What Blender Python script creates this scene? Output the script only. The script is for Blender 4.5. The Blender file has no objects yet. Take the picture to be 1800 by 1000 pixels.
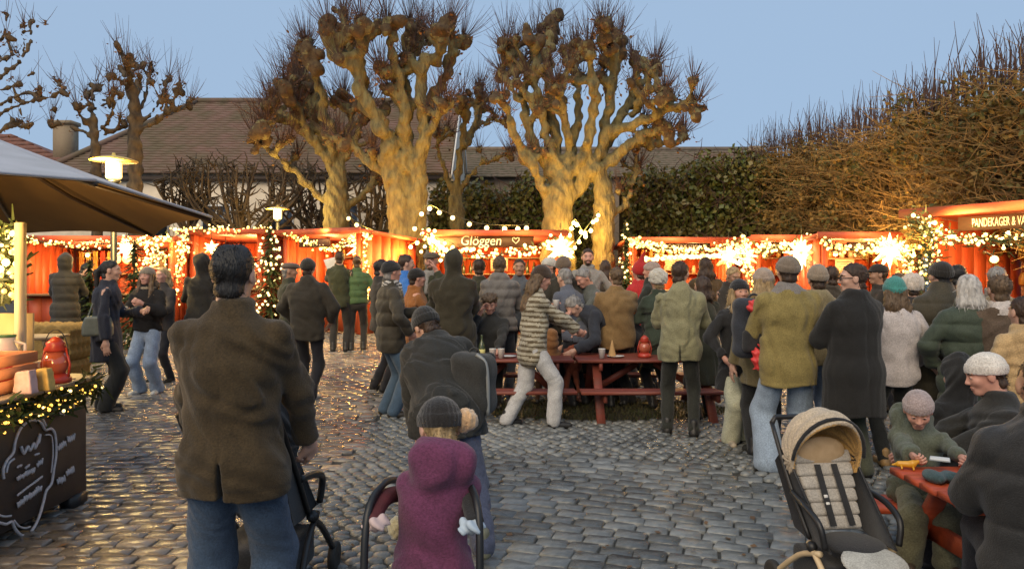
import bpy, math, random
import numpy as np
from mathutils import Vector, Matrix
random.seed(7); RNG = np.random.default_rng(11)
SC = bpy.context.scene
COL = SC.collection
R = math.radians
F, CX, HY, CH = 1300.0, 900.0, 472.0, 1.68      # focal length, centre and horizon of the 1800x1000 photograph; eye height

# ------------------------------------------------------------------ camera
cd = bpy.data.cameras.new('camera'); cam = bpy.data.objects.new('camera', cd); COL.objects.link(cam)
cam.location = (0, 0, CH); cam.rotation_euler = (R(90), 0, 0)
cd.sensor_width = 36; cd.lens = F / 1800 * 36; cd.shift_y = -(500 - HY) / 1800
cd.clip_start = 0.05; cd.clip_end = 600
SC.camera = cam
# ------------------------------------------------------------------ sky: dusk
w = bpy.data.worlds.new('World'); SC.world = w; w.use_nodes = True
nt = w.node_tree; nt.nodes.clear()
sky = nt.nodes.new('ShaderNodeTexSky'); sky.sky_type = 'NISHITA'; sky.sun_disc = False
sky.sun_elevation = R(4); sky.sun_rotation = R(200); sky.altitude = 20; sky.air_density = 1.0; sky.dust_density = .6; sky.ozone_density = 4
mul = nt.nodes.new('ShaderNodeVectorMath'); mul.operation = 'SCALE'; mul.inputs['Scale'].default_value = .11
mix = nt.nodes.new('ShaderNodeMix'); mix.data_type = 'RGBA'; mix.inputs['Factor'].default_value = .86
mix.inputs['B'].default_value = (.352, .482, .662, 1)          # thin even dusk cloud in front of the clear sky
bg = nt.nodes.new('ShaderNodeBackground'); bg.inputs['Strength'].default_value = .86
out = nt.nodes.new('ShaderNodeOutputWorld')
nt.links.new(sky.outputs[0], mul.inputs[0]); nt.links.new(mul.outputs[0], mix.inputs['A'])
nt.links.new(mix.outputs['Result'], bg.inputs['Color']); nt.links.new(bg.outputs[0], out.inputs[0])
sl = bpy.data.lights.new('sun', 'SUN'); sl.energy = 2.0; sl.angle = R(50); sl.color = (1, .80, .54)
so = bpy.data.objects.new('sun', sl); COL.objects.link(so); so.rotation_euler = (R(50), 0, R(-20))
SC.view_settings.view_transform = 'Standard'; SC.view_settings.look = 'None'
SC.view_settings.exposure = .45; SC.view_settings.gamma = 1; SC.view_settings.use_curve_mapping = False
SC.render.engine = 'CYCLES'
SC.cycles.use_denoising = True
SC.cycles.max_bounces = 6; SC.cycles.diffuse_bounces = 3; SC.cycles.glossy_bounces = 3; SC.cycles.transparent_max_bounces = 6
SC.cycles.sample_clamp_indirect = 4; SC.cycles.caustics_reflective = False; SC.cycles.caustics_refractive = False
SC.cycles.use_light_tree = True

# ------------------------------------------------------------------ where things stand
def gz(y):                                    # the square rises gently towards the stalls
    t = min(max(y - 8.5, 0), 18); return .024 * t
def P(px, py, D): return Vector(((px - CX) / F * D, D, CH - (py - HY) / F * D))
def GX(px, D): return (px - CX) / F * D
# ------------------------------------------------------------------ mesh builder
class MB:
    def __init__(s): s.v = []; s.f = []; s.n = 0; s.m = []
    def add(s, vs, fs, mat=0):
        s.v.append(np.asarray(vs, float).reshape(-1, 3)); o = s.n
        for f in fs: s.f.append([i + o for i in f])
        s.m += [mat] * len(fs); s.n += len(s.v[-1]); return s
    def box(s, c, size, rz=0, mat=0, M=None, bev=0):
        x, y, z = [q / 2 for q in size]
        if bev:
            b = min(bev, x * .45, y * .45, z * .45); vs = []
            for zz, k in ((-z, b), (-z + b, 0), (z - b, 0), (z, b)):
                for sx, sy in ((-1, -1), (1, -1), (1, 1), (-1, 1)):
                    vs.append((sx * (x - k), sy * (y - k), zz))
            fs = [(3, 2, 1, 0), (12, 13, 14, 15)]
            for r in range(3):
                for i in range(4): j = (i + 1) % 4; fs.append((r * 4 + i, r * 4 + j, r * 4 + 4 + j, r * 4 + 4 + i))
        else:
            vs = [(sx * x, sy * y, sz * z) for sz in (-1, 1) for sx, sy in ((-1, -1), (1, -1), (1, 1), (-1, 1))]
            fs = [(3, 2, 1, 0), (4, 5, 6, 7), (0, 1, 5, 4), (1, 2, 6, 5), (2, 3, 7, 6), (3, 0, 4, 7)]
        T = Matrix.Translation(c) @ (M.to_4x4() if M is not None else Matrix.Rotation(rz, 4, 'Z'))
        return s.add([T @ Vector(q) for q in vs], fs, mat)
    def bar(s, a, b, wd, th, mat=0, up=(0, 0, 1), bev=0):           # rectangular bar between two points
        a, b = Vector(a), Vector(b); d = (b - a); L = d.length; d.normalize(); u = Vector(up)
        if abs(d.dot(u)) > .98: u = Vector((0, 1, 0))
        x = d.cross(u).normalized(); z = x.cross(d)
        M = Matrix((x, d, z)).transposed()
        return s.box((a + b) / 2, (wd, L, th), mat=mat, M=M, bev=bev)
    def tube(s, pts, rad, n=8, mat=0, cap=True, closed=False):
        pts = [Vector(p) for p in pts]; k = len(pts)
        if not hasattr(rad, '__len__'): rad = [rad] * k
        vs = []; ref = None
        for i, p in enumerate(pts):
            d = (pts[(i + 1) % k] - pts[i - 1]) if closed else (pts[min(i + 1, k - 1)] - pts[max(i - 1, 0)])
            d = d.normalized() if d.length > 1e-9 else Vector((0, 0, 1))
            if ref is None: ref = Vector((1, 0, 0)) if abs(d.x) < .8 else Vector((0, 1, 0))
            x = (ref - d * ref.dot(d)).normalized(); ref = x; y = d.cross(x)
            for j in range(n):
                a = 2 * math.pi * j / n; vs.append(p + (x * math.cos(a) + y * math.sin(a)) * rad[i])
        fs = []
        for i in range(k if closed else k - 1):
            i2 = (i + 1) % k
            for j in range(n): j2 = (j + 1) % n; fs.append((i * n + j, i * n + j2, i2 * n + j2, i2 * n + j))
        if cap and not closed and n > 2: fs.append(tuple(range(n - 1, -1, -1))); fs.append(tuple((k - 1) * n + j for j in range(n)))
        return s.add(vs, fs, mat)
    def lathe(s, prof, n=16, c=(0, 0, 0), mat=0, M=None):
        vs = []; c = Vector(c)
        for r, z in prof:
            for j in range(n):
                a = 2 * math.pi * j / n; q = Vector((r * math.cos(a), r * math.sin(a), z))
                vs.append(c + (M @ q if M is not None else q))
        fs = [(i * n + j, i * n + (j + 1) % n, i * n + n + (j + 1) % n, i * n + n + j) for i in range(len(prof) - 1) for j in range(n)]
        fs += [tuple(range(n - 1, -1, -1)), tuple((len(prof) - 1) * n + j for j in range(n))]
        return s.add(vs, fs, mat)
    def ball(s, c, r, n=8, m=5, mat=0):
        r = (r, r, r) if not hasattr(r, '__len__') else r
        vs = [(c[0], c[1], c[2] - r[2])]; fs = []
        for i in range(1, m):
            t = math.pi * i / m
            for j in range(n):
                a = 2 * math.pi * j / n
                vs.append((c[0] + r[0] * math.sin(t) * math.cos(a), c[1] + r[1] * math.sin(t) * math.sin(a), c[2] - r[2] * math.cos(t)))
        vs.append((c[0], c[1], c[2] + r[2])); L = len(vs) - 1
        for j in range(n):
            j2 = (j + 1) % n; fs.append((0, 1 + j2, 1 + j)); fs.append((L, L - n + j, L - n + j2))
            for i in range(m - 2): o = 1 + i * n; fs.append((o + j, o + j2, o + n + j2, o + n + j))
        return s.add(vs, fs, mat)
    def build(s, name, mats, parent=None, loc=None, smooth=False, tint=None):
        if not isinstance(mats, (list, tuple)): mats = [mats]
        v = np.concatenate(s.v) if s.v else np.zeros((0, 3))
        return mesh_obj(name, v, s.f, mats, s.m, parent, loc, smooth, tint)
def mesh_data(name, v, f, mats, mi=None, smooth=False, tint=None):
    me = bpy.data.meshes.new(name)
    nv = len(v); me.vertices.add(nv); me.vertices.foreach_set('co', np.asarray(v, np.float32).ravel())
    if isinstance(f, np.ndarray):
        sz = np.full(len(f), f.shape[1], np.int32); fl = f.ravel().astype(np.int32)
    else:
        sz = np.array([len(q) for q in f], np.int32); fl = np.array([i for q in f for i in q], np.int32)
    st = np.zeros(len(sz), np.int32); st[1:] = np.cumsum(sz)[:-1]
    me.loops.add(len(fl)); me.loops.foreach_set('vertex_index', fl)
    me.polygons.add(len(sz)); me.polygons.foreach_set('loop_start', st); me.polygons.foreach_set('loop_total', sz)
    if mi is not None and len(mi): me.polygons.foreach_set('material_index', np.asarray(mi, np.int32))
    if smooth: me.polygons.foreach_set('use_smooth', np.ones(len(sz), bool))
    for m in mats: me.materials.append(m)
    if tint is not None:
        at = me.attributes.new('tint', 'FLOAT', 'POINT'); at.data.foreach_set('value', np.asarray(tint, np.float32))
    me.update(calc_edges=True); me.validate(); return me
def link(name, data, parent=None, loc=None):
    o = bpy.data.objects.new(name, data); COL.objects.link(o)
    if parent is not None: o.parent = parent
    if loc is not None: o.location = loc
    return o
def mesh_obj(name, v, f, mats, mi=None, parent=None, loc=None, smooth=False, tint=None):
    return link(name, mesh_data(name, v, f, mats, mi, smooth, tint), parent, loc)
def tag(o, label=None, cat=None, group=None, kind=None):
    for k, v in (('label', label), ('category', cat), ('group', group), ('kind', kind)):
        if v: o[k] = v
    return o
def thing(name, label, cat, loc, rz=0, group=None):
    o = bpy.data.objects.new(name, None); COL.objects.link(o); o.location = loc; o.rotation_euler = (0, 0, rz)
    o.empty_display_size = .1
    return tag(o, label, cat, group)
def lamp(parent, loc, power, color, r=.08):
    l = bpy.data.lights.new('lamp_fill_light', 'POINT'); l.energy = power; l.color = color; l.shadow_soft_size = r
    o = bpy.data.objects.new('lamp_fill_light', l); COL.objects.link(o); o.parent = parent; o.location = loc
    return o
def text(name, body, size, m, parent, loc, rot, ext=.004, shear=0, align='CENTER', sx=1):
    c = bpy.data.curves.new(name, 'FONT'); c.body = body; c.size = size; c.extrude = ext; c.shear = shear
    c.align_x = align; c.align_y = 'CENTER'; c.resolution_u = 3; c.materials.append(m)
    tmp = bpy.data.objects.new(name, c); COL.objects.link(tmp); bpy.context.view_layer.update(); me = bpy.data.meshes.new_from_object(tmp.evaluated_get(bpy.context.evaluated_depsgraph_get())); bpy.data.objects.remove(tmp)
    o = link(name, me, parent, loc); o.rotation_euler = rot; o.scale = (sx, 1, 1); return o
# ------------------------------------------------------------------ materials
_M = {}
def mat(name, col, rough=.6, col2=None, scale=12, bump=0, bscale=60, spec=.5, stretch=None, detail=4, metal=0, sheen=0, coat=0, lo=.35, hi=.65, rvar=0, tint=False, rnd=0, bd=.01):
    if name in _M: return _M[name]
    m = bpy.data.materials.new(name); m.use_nodes = True; t = m.node_tree; N = t.nodes; L = t.links
    b = N['Principled BSDF']; b.inputs['Roughness'].default_value = rough; b.inputs['Metallic'].default_value = metal
    b.inputs['Specular IOR Level'].default_value = spec; b.inputs['Sheen Weight'].default_value = sheen; b.inputs['Coat Weight'].default_value = coat
    b.inputs['Base Color'].default_value = (*col, 1)
    tc = N.new('ShaderNodeTexCoord'); vec = tc.outputs['Object']
    if stretch:
        mp = N.new('ShaderNodeMapping'); mp.inputs['Scale'].default_value = stretch; L.new(vec, mp.inputs[0]); vec = mp.outputs[0]
    cur = None
    if col2 is not None:
        no = N.new('ShaderNodeTexNoise'); no.inputs['Scale'].default_value = scale; no.inputs['Detail'].default_value = detail; L.new(vec, no.inputs['Vector'])
        mr = N.new('ShaderNodeMapRange'); mr.inputs[1].default_value = lo; mr.inputs[2].default_value = hi; L.new(no.outputs['Fac'], mr.inputs[0])
        mx = N.new('ShaderNodeMix'); mx.data_type = 'RGBA'; L.new(mr.outputs[0], mx.inputs['Factor'])
        mx.inputs['A'].default_value = (*col, 1); mx.inputs['B'].default_value = (*col2, 1); cur = mx.outputs['Result']
        if rvar:
            r2 = N.new('ShaderNodeMapRange'); r2.inputs[1].default_value = .3; r2.inputs[2].default_value = .7
            r2.inputs[3].default_value = rough - rvar; r2.inputs[4].default_value = rough + rvar
            L.new(no.outputs['Fac'], r2.inputs[0]); L.new(r2.outputs[0], b.inputs['Roughness'])
    if tint or rnd:
        hs = N.new('ShaderNodeMix'); hs.data_type = 'RGBA'; hs.blend_type = 'MULTIPLY'; hs.inputs['Factor'].default_value = 1
        if cur is not None: L.new(cur, hs.inputs['A'])
        else: hs.inputs['A'].default_value = (*col, 1)
        if tint:
            at = N.new('ShaderNodeAttribute'); at.attribute_name = 'tint'; src = at.outputs['Fac']
        else:
            oi = N.new('ShaderNodeObjectInfo'); r3 = N.new('ShaderNodeMapRange'); r3.inputs[3].default_value = 1 - rnd; r3.inputs[4].default_value = 1 + rnd
            L.new(oi.outputs['Random'], r3.inputs[0]); src = r3.outputs[0]
        L.new(src, hs.inputs['B']); cur = hs.outputs['Result']
    if cur is not None: L.new(cur, b.inputs['Base Color'])
    if bump:
        nb = N.new('ShaderNodeTexNoise'); nb.inputs['Scale'].default_value = bscale; nb.inputs['Detail'].default_value = 5; L.new(vec, nb.inputs['Vector'])
        bp = N.new('ShaderNodeBump'); bp.inputs['Strength'].default_value = bump; bp.inputs['Distance'].default_value = bd
        L.new(nb.outputs['Fac'], bp.inputs['Height']); L.new(bp.outputs[0], b.inputs['Normal'])
    _M[name] = m; return m
def emit(name, col, s, sample=True, surf=.5):
    if name in _M: return _M[name]
    m = bpy.data.materials.new(name); m.use_nodes = True; b = m.node_tree.nodes['Principled BSDF']
    b.inputs['Base Color'].default_value = (.8, .75, .6, 1); b.inputs['Roughness'].default_value = surf
    b.inputs['Emission Color'].default_value = (*col, 1); b.inputs['Emission Strength'].default_value = s
    if not sample: m.cycles.emission_sampling = 'NONE'
    _M[name] = m; return m
def dark(c, k): return tuple(q * k for q in c)
def paint(name, c, rough=.55): return mat(name, c, rough, dark(c, .72), 5, .25, 30, stretch=(1, 1, .3))
def cloth(name, c, rough=.85, k=.84, sheen=.15, sc=14):
    if name in _M: return _M[name]
    m = mat(name, c, rough, dark(c, k), sc, .5, 190, spec=.25, sheen=sheen); t = m.node_tree; N, L = t.nodes, t.links; b = N['Principled BSDF']; src = b.inputs['Base Color'].links[0].from_socket
    no = N.new('ShaderNodeTexNoise'); no.inputs['Scale'].default_value = 120; no.inputs['Detail'].default_value = 3; tc = N.new('ShaderNodeTexCoord'); L.new(tc.outputs['Object'], no.inputs['Vector'])   # woven fleck
    mr = N.new('ShaderNodeMapRange'); mr.inputs[1].default_value = .3; mr.inputs[2].default_value = .7; mr.inputs[3].default_value = .74; mr.inputs[4].default_value = 1.28; L.new(no.outputs['Fac'], mr.inputs[0])
    mx = N.new('ShaderNodeMix'); mx.data_type = 'RGBA'; mx.blend_type = 'MULTIPLY'; mx.inputs['Factor'].default_value = 1; L.new(src, mx.inputs['A']); L.new(mr.outputs[0], mx.inputs['B']); L.new(mx.outputs['Result'], b.inputs['Base Color']); return m
M_BULB = emit('bulb_glow', (1, .68, .24), 2.7, False)
M_BULBY = emit('bulb_glow_yellow', (1, .50, .06), 2.0, False)
M_STAR = emit('star_glow', (1, .74, .33), 4.6)
M_STARTIP = emit('star_tip_glow', (1, .52, .08), 1.7)
M_LAMP = emit('lamp_glow', (1, .64, .15), 2.6)
M_BLACK = mat('black_metal', (.012, .012, .013), .45)
WARM = (1, .58, .20)
# ================================================================== signed distance toolkit for bodies and cloth
f32 = np.float32
def V3(*a): return np.array(a, f32)
def smin(a, b, k): h = np.clip(.5 + .5 * (b - a) / k, 0, 1); return b + (a - b) * h - k * h * (1 - h)
def smax(a, b, k): return -smin(-a, -b, k)
def cap(p, a, b, ra, rb):
    a, b = np.asarray(a, f32), np.asarray(b, f32); ba = b - a; pa = p - a
    h = np.clip(pa @ ba / max(float(ba @ ba), 1e-9), 0, 1); q = pa - h[..., None] * ba
    return np.sqrt(np.einsum('...i,...i', q, q)) - (ra + (rb - ra) * h)
def ell(p, c, r, M=None):
    q = p - np.asarray(c, f32)
    if M is not None: q = q @ M
    q = q / np.asarray(r, f32); k = np.sqrt(np.einsum('...i,...i', q, q)); return (k - 1) * min(r)
def chain(p, st, right, k=.05):
    """stack of ellipses: st = [(centre, half width, half depth)]"""
    d = None; right = np.asarray(right, f32)
    for (c0, w0, d0), (c1, w1, d1) in zip(st[:-1], st[1:]):
        c0, c1 = np.asarray(c0, f32), np.asarray(c1, f32); ax = c1 - c0; L = float(np.linalg.norm(ax)); ax = ax / L
        fw = np.cross(ax, right); fw /= np.linalg.norm(fw); pa = p - c0; t = pa @ ax; h = np.clip(t / L, 0, 1)
        ex = t - h * L; q = pa - (h * L)[..., None] * ax; u = q @ right; v = q @ fw
        w = w0 + (w1 - w0) * h; dd = d0 + (d1 - d0) * h; m = np.minimum(w, dd)
        e = (np.sqrt((u / w) ** 2 + (v / dd) ** 2 + (ex / m) ** 2) - 1) * m
        d = e if d is None else smin(d, e, k)
    return d
def surface(fn, lo, hi, vox):
    """naive surface nets"""
    lo, hi = np.asarray(lo, float), np.asarray(hi, float); n = np.maximum(np.ceil((hi - lo) / vox).astype(int) + 1, 4)
    ax = [lo[i] + vox * np.arange(n[i]) for i in range(3)]
    p = np.stack(np.meshgrid(*ax, indexing='ij'), -1).astype(f32); d = fn(p); s = d < 0
    s[0] = s[-1] = False; s[:, 0] = s[:, -1] = False; s[:, :, 0] = s[:, :, -1] = False; d = np.where(s, np.minimum(d, -1e-5), np.maximum(d, 1e-5))
    cs = s[:-1, :-1, :-1].astype(np.int8); 
    c = sum(s[i:n[0] - 1 + i, j:n[1] - 1 + j, k:n[2] - 1 + k].astype(np.int8) for i in (0, 1) for j in (0, 1) for k in (0, 1))
    act = (c > 0) & (c < 8); idx = np.full(act.shape, -1, np.int64); ij = np.argwhere(act); idx[act] = np.arange(len(ij))
    acc = np.zeros((len(ij), 3)); cn = np.zeros(len(ij))
    I, J, K = ij.T
    for a in range(3):
        for b0 in (0, 1):
            for c0 in (0, 1):
                o0 = [0, 0, 0]; o1 = [0, 0, 0]; q = [x for x in range(3) if x != a]; o0[q[0]] = o1[q[0]] = b0; o0[q[1]] = o1[q[1]] = c0; o1[a] = 1
                d0 = d[I + o0[0], J + o0[1], K + o0[2]]; d1 = d[I + o1[0], J + o1[1], K + o1[2]]; m = (d0 < 0) != (d1 < 0)
                t = np.where(m, d0 / np.where(m, d0 - d1, 1), 0); pos = np.array(o0, float)[None].repeat(len(ij), 0); pos[:, a] += t; acc += pos * m[:, None]; cn += m
    v = lo + (ij + acc / np.maximum(cn, 1)[:, None]) * vox; F_ = []
    for a in range(3):
        sl0 = [slice(1, -1)] * 3; sl0[a] = slice(0, -1); sl1 = list(sl0); sl1[a] = slice(1, None)
        s0, s1 = s[tuple(sl0)], s[tuple(sl1)]
        for flip in (False, True):
            m = (s0 & ~s1) if not flip else (~s0 & s1); e = np.argwhere(m); q = [x for x in range(3) if x != a]
            base = e.copy(); base[:, q[0]] += 1; base[:, q[1]] += 1
            def at(db, dc):
                g = base.copy(); g[:, q[0]] -= db; g[:, q[1]] -= dc; return idx[g[:, 0], g[:, 1], g[:, 2]]
            quad = np.stack([at(1, 1), at(0, 1), at(0, 0), at(1, 0)], 1)
            if flip != (a == 1): quad = quad[:, ::-1]
            F_.append(quad)
    return v, np.concatenate(F_)
def folds(seed, amp, fr=(14, 14, 12)):
    r = np.random.default_rng(seed); W = [(r.normal(0, 1, 3) * np.array(fr), r.random() * 6.28) for _ in range(5)]
    def f(p):
        x = sum(np.sin(p @ w_.astype(f32) + ph) for w_, ph in W); y = np.sin(p @ (W[0][0] * 2.3).astype(f32) + 1.5 * x); return amp * (.42 * x + .4 * y + .5 * (.6 - np.abs(np.sin(p @ (W[1][0] * 1.5).astype(f32) + x))))
    return f
def rotx(a): c, s = math.cos(a), math.sin(a); return np.array([[1, 0, 0], [0, c, -s], [0, s, c]])
def roty(a): c, s = math.cos(a), math.sin(a); return np.array([[c, 0, s], [0, 1, 0], [-s, 0, c]])
def rotz(a): c, s = math.cos(a), math.sin(a); return np.array([[c, -s, 0], [s, c, 0], [0, 0, 1]])
# ================================================================== ground and paving
M_SOIL = mat('joint_soil', (.045, .042, .036), .6, (.028, .027, .022), 9, .5, 40, rvar=.12)
M_WETST = mat('wet_sett', (.20, .182, .158), .17, (.12, .11, .10), 15, .45, 60, rvar=.09, tint=True, spec=.75)
M_STONE = mat('granite', (.175, .184, .182), .26, (.100, .108, .110), 17, .55, 70, rvar=.13, tint=True, spec=.6)
def damp(m, base):
    t = m.node_tree; N, L = t.nodes, t.links; b = N['Principled BSDF']; g = N.new('ShaderNodeNewGeometry'); no = N.new('ShaderNodeTexNoise'); no.inputs['Scale'].default_value = .9; no.inputs['Detail'].default_value = 6; L.new(g.outputs['Position'], no.inputs['Vector'])
    r = N.new('ShaderNodeMapRange'); r.inputs[1].default_value = .38; r.inputs[2].default_value = .62; r.inputs[3].default_value = base - .10; r.inputs[4].default_value = base + .20; L.new(no.outputs['Fac'], r.inputs[0]); L.new(r.outputs[0], b.inputs['Roughness'])
    src = b.inputs['Base Color'].links[0].from_socket; c = N.new('ShaderNodeMapRange'); c.inputs[1].default_value = .35; c.inputs[2].default_value = .65; c.inputs[3].default_value = .72; c.inputs[4].default_value = 1.18; L.new(no.outputs['Fac'], c.inputs[0])
    mx = N.new('ShaderNodeMix'); mx.data_type = 'RGBA'; mx.blend_type = 'MULTIPLY'; mx.inputs['Factor'].default_value = 1; L.new(src, mx.inputs['A']); L.new(c.outputs[0], mx.inputs['B']); L.new(mx.outputs['Result'], b.inputs['Base Color'])
damp(M_STONE, .25); damp(M_WETST, .17)
ys = [-8, 0, 3, 8.5, 12, 16, 20, 26.5, 40, 80, 160]; xs = [-120, -40, -20, -8, 0, 8, 20, 40, 120]
gv = [(x, y, gz(y)) for y in ys for x in xs]; nx = len(xs)
gf = [(j * nx + i, j * nx + i + 1, (j + 1) * nx + i + 1, (j + 1) * nx + i) for j in range(len(ys) - 1) for i in range(nx - 1)]
ground = tag(mesh_obj('ground', gv, gf, [M_SOIL]), kind='structure')
stone_meshes = {}
def sett_shape(lx, ly, seed):
    r = random.Random(seed); vs = []; c = .012
    base = [(-lx + c, -ly), (lx - c, -ly), (lx, -ly + c), (lx, ly - c), (lx - c, ly), (-lx + c, ly), (-lx, ly - c), (-lx, -ly + c)]
    base = [(x + r.uniform(-.007, .007), y + r.uniform(-.006, .006)) for x, y in base]
    for k, z in ((1, -.01), (.985, .010), (.93, .016)):
        for x, y in base: vs.append((x - (1 - k) * lx * (1 if x > 0 else -1), y - (1 - k) * ly * (1.3 if y > 0 else -1.3), z + r.uniform(-.002, .002)))
    vs.append((0, 0, .0175)); fs = []
    for q in range(2):
        for j in range(8): j2 = (j + 1) % 8; fs.append((q * 8 + j, q * 8 + j2, q * 8 + 8 + j2, q * 8 + 8 + j))
    for j in range(8): fs.append((16 + j, 16 + (j + 1) % 8, 24))
    return np.array(vs), fs
def cob_shape(rx, ry, seed):
    r = random.Random(seed); vs = []; n = 8; a0 = r.random()
    rr = [r.uniform(.84, 1.08) for _ in range(n)]
    for k, z in ((1, -.01), (.93, .010), (.66, .019)):
        for j in range(n):
            a = a0 + 2 * math.pi * j / n; vs.append((rx * rr[j] * k * math.cos(a), ry * rr[j] * k * math.sin(a), z))
    vs.append((0, 0, .0215)); fs = []
    for q in range(2):
        for j in range(n): j2 = (j + 1) % n; fs.append((q * n + j, q * n + j2, q * n + n + j2, q * n + n + j))
    for j in range(n): fs.append((2 * n + j, 2 * n + (j + 1) % n, 3 * n))
    return np.array(vs), fs
SETT = [sett_shape(.103, .063, i) for i in range(14)]; COB = [cob_shape(.0575, .0455, 50 + i) for i in range(18)]
SETT2 = [sett_shape(.097, .0675, 30 + i) for i in range(12)]
RA = R(-19)
def zone(x, y):
    u = x * math.cos(RA) + y * math.sin(RA); v = -x * math.sin(RA) + y * math.cos(RA)
    if x < -1.45 + .05 * math.sin(y * 3) and y < 15: return 1
    if .15 + .08 * math.sin(v * 4) > v - 6.05 + .25 * math.sin(u * 1.5) and x > -.55 + .15 * math.sin(y * 2) and v > 3.2 and x < 2.6 - .1 * y: return 2
    return 0
def grass_zone(x, y): return ((x - 1.05) / 1.5) ** 2 + ((y - 8.75) / .62) ** 2 < 1
def in_view(x, y): return y > 2.9 and abs(x) < .74 * y + .9
spots = []
row = 0; y = 2.9
while y < 15.4:
    x = -9.6 + (row % 2) * .108 + random.uniform(-.03, .03)
    while x < -1.2:
        if in_view(x, y) and zone(x, y) == 1: spots.append(('sett', x, y, random.uniform(-.03, .03), random.randrange(14)))
        x += .214 + random.uniform(-.008, .012)
    y += .133; row += 1
v = 2.4; row = 0
while v < 7.2:
    u = -4 + (row % 2) * .1 + random.uniform(-.04, .04)
    while u < 4:
        x = u * math.cos(RA) - v * math.sin(RA); y = u * math.sin(RA) + v * math.cos(RA)
        if in_view(x, y) and zone(x, y) == 2: spots.append(('sett2', x, y, RA + random.uniform(-.05, .05), random.randrange(12)))
        u += .198 + random.uniform(-.01, .012)
    v += .138; row += 1
row = 0; y = 2.9
while y < 17.5:
    st = .113 if y < 12 else .18
    x = -12.5 + (row % 2) * st * .5
    while x < 12.5:
        xx = x + random.uniform(-.022, .022); yy = y + random.uniform(-.014, .014)
        if in_view(xx, yy) and zone(xx, yy) == 0 and not grass_zone(xx, yy): spots.append(('cob', xx, yy, random.uniform(-.35, .35), random.randrange(18)))
        x += st
    y += st * .79; row += 1
spots.sort(key=lambda s: s[2])
shp = {'sett': SETT, 'sett2': SETT2, 'cob': COB}; cnt = {'sett': 0, 'sett2': 0, 'cob': 0}; mx = {'sett': 145, 'sett2': 150, 'cob': 295}
pd = {k: [mesh_data('cobblestone' if k == 'cob' else 'sett', s[0], s[1], [M_WETST if k == 'sett' else M_STONE], tint=np.full(len(s[0]), random.uniform(.7, 1.35))) for s in v_] for k, v_ in shp.items()}
bulk = {k: [[], [], [], 0] for k in shp}
for k, x, y, a, i in spots:
    tilt = (random.gauss(0, .022), random.gauss(0, .022)); z = gz(y) + .004 + random.gauss(0, .003)
    pxv = CX + x / y * F
    if cnt[k] < mx[k] and 0 < pxv < 1800 and y > 3.9:
        cnt[k] += 1; o = link('cobblestone' if k == 'cob' else 'sett', pd[k][i], ground, (x, y, z)); o.rotation_euler = (tilt[0], tilt[1], a); continue
    vs, fs = shp[k][i]; ca, sa = math.cos(a), math.sin(a); s = 1.0 if y < 12 or k != 'cob' else 1.5
    q = np.stack([x + s * (vs[:, 0] * ca - vs[:, 1] * sa), y + s * (vs[:, 0] * sa + vs[:, 1] * ca), z + vs[:, 2] + tilt[0] * vs[:, 1] - tilt[1] * vs[:, 0]], 1)
    B = bulk[k]; B[0].append(q); B[1] += [[j + B[3] for j in f] for f in fs]; B[2].append(np.full(len(q), random.uniform(.65, 1.4))); B[3] += len(q)
for k, nm in (('sett', 'sett_field'), ('sett2', 'sett_band'), ('cob', 'cobble_field')):
    B = bulk[k]; tag(mesh_obj(nm, np.concatenate(B[0]), B[1], [M_WETST if k == 'sett' else M_STONE], parent=ground, tint=np.concatenate(B[2])), kind='stuff')
# moss and grass under the picnic table
M_GRASS = mat('moss_grass', (.045, .055, .016), .8, (.075, .06, .025), 6, .3, 60)
gb = MB()
for _ in range(5200):
    x = 1.05 + random.uniform(-1.55, 1.55); y = 8.75 + random.uniform(-.68, .68)
    if not grass_zone(x, y): continue
    a = random.random() * 6.28; h = random.uniform(.025, .07); d = Vector((math.cos(a), math.sin(a), 0)) * .006; z = gz(y)
    l = Vector((random.gauss(0, .02), random.gauss(0, .02), 0)); p = Vector((x, y, z))
    gb.add([p - d, p + d, p + l + Vector((0, 0, h))], [(0, 1, 2)])
tag(gb.build('grass', M_GRASS), kind='stuff')
M_LITTER = mat('fallen_leaf', (.16, .085, .03), .6, (.09, .05, .02), 3); fb = MB()
for _ in range(420):
    y = random.uniform(3.6, 14); x = random.uniform(-.7, .7) * y; a = random.random() * 6.28; s_ = random.uniform(.015, .032); z = gz(y) + .024
    d1 = Vector((math.cos(a), math.sin(a), random.uniform(-.2, .2))) * s_; d2 = Vector((-math.sin(a), math.cos(a), random.uniform(-.2, .3))) * s_ * .6; p = Vector((x, y, z + .004)); fb.add([p - d1, p + d2 + Vector((0, 0, .004)), p + d1, p - d2], [(0, 1, 2, 3)])
tag(fb.build('fallen_leaves', M_LITTER), kind='stuff')

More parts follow.
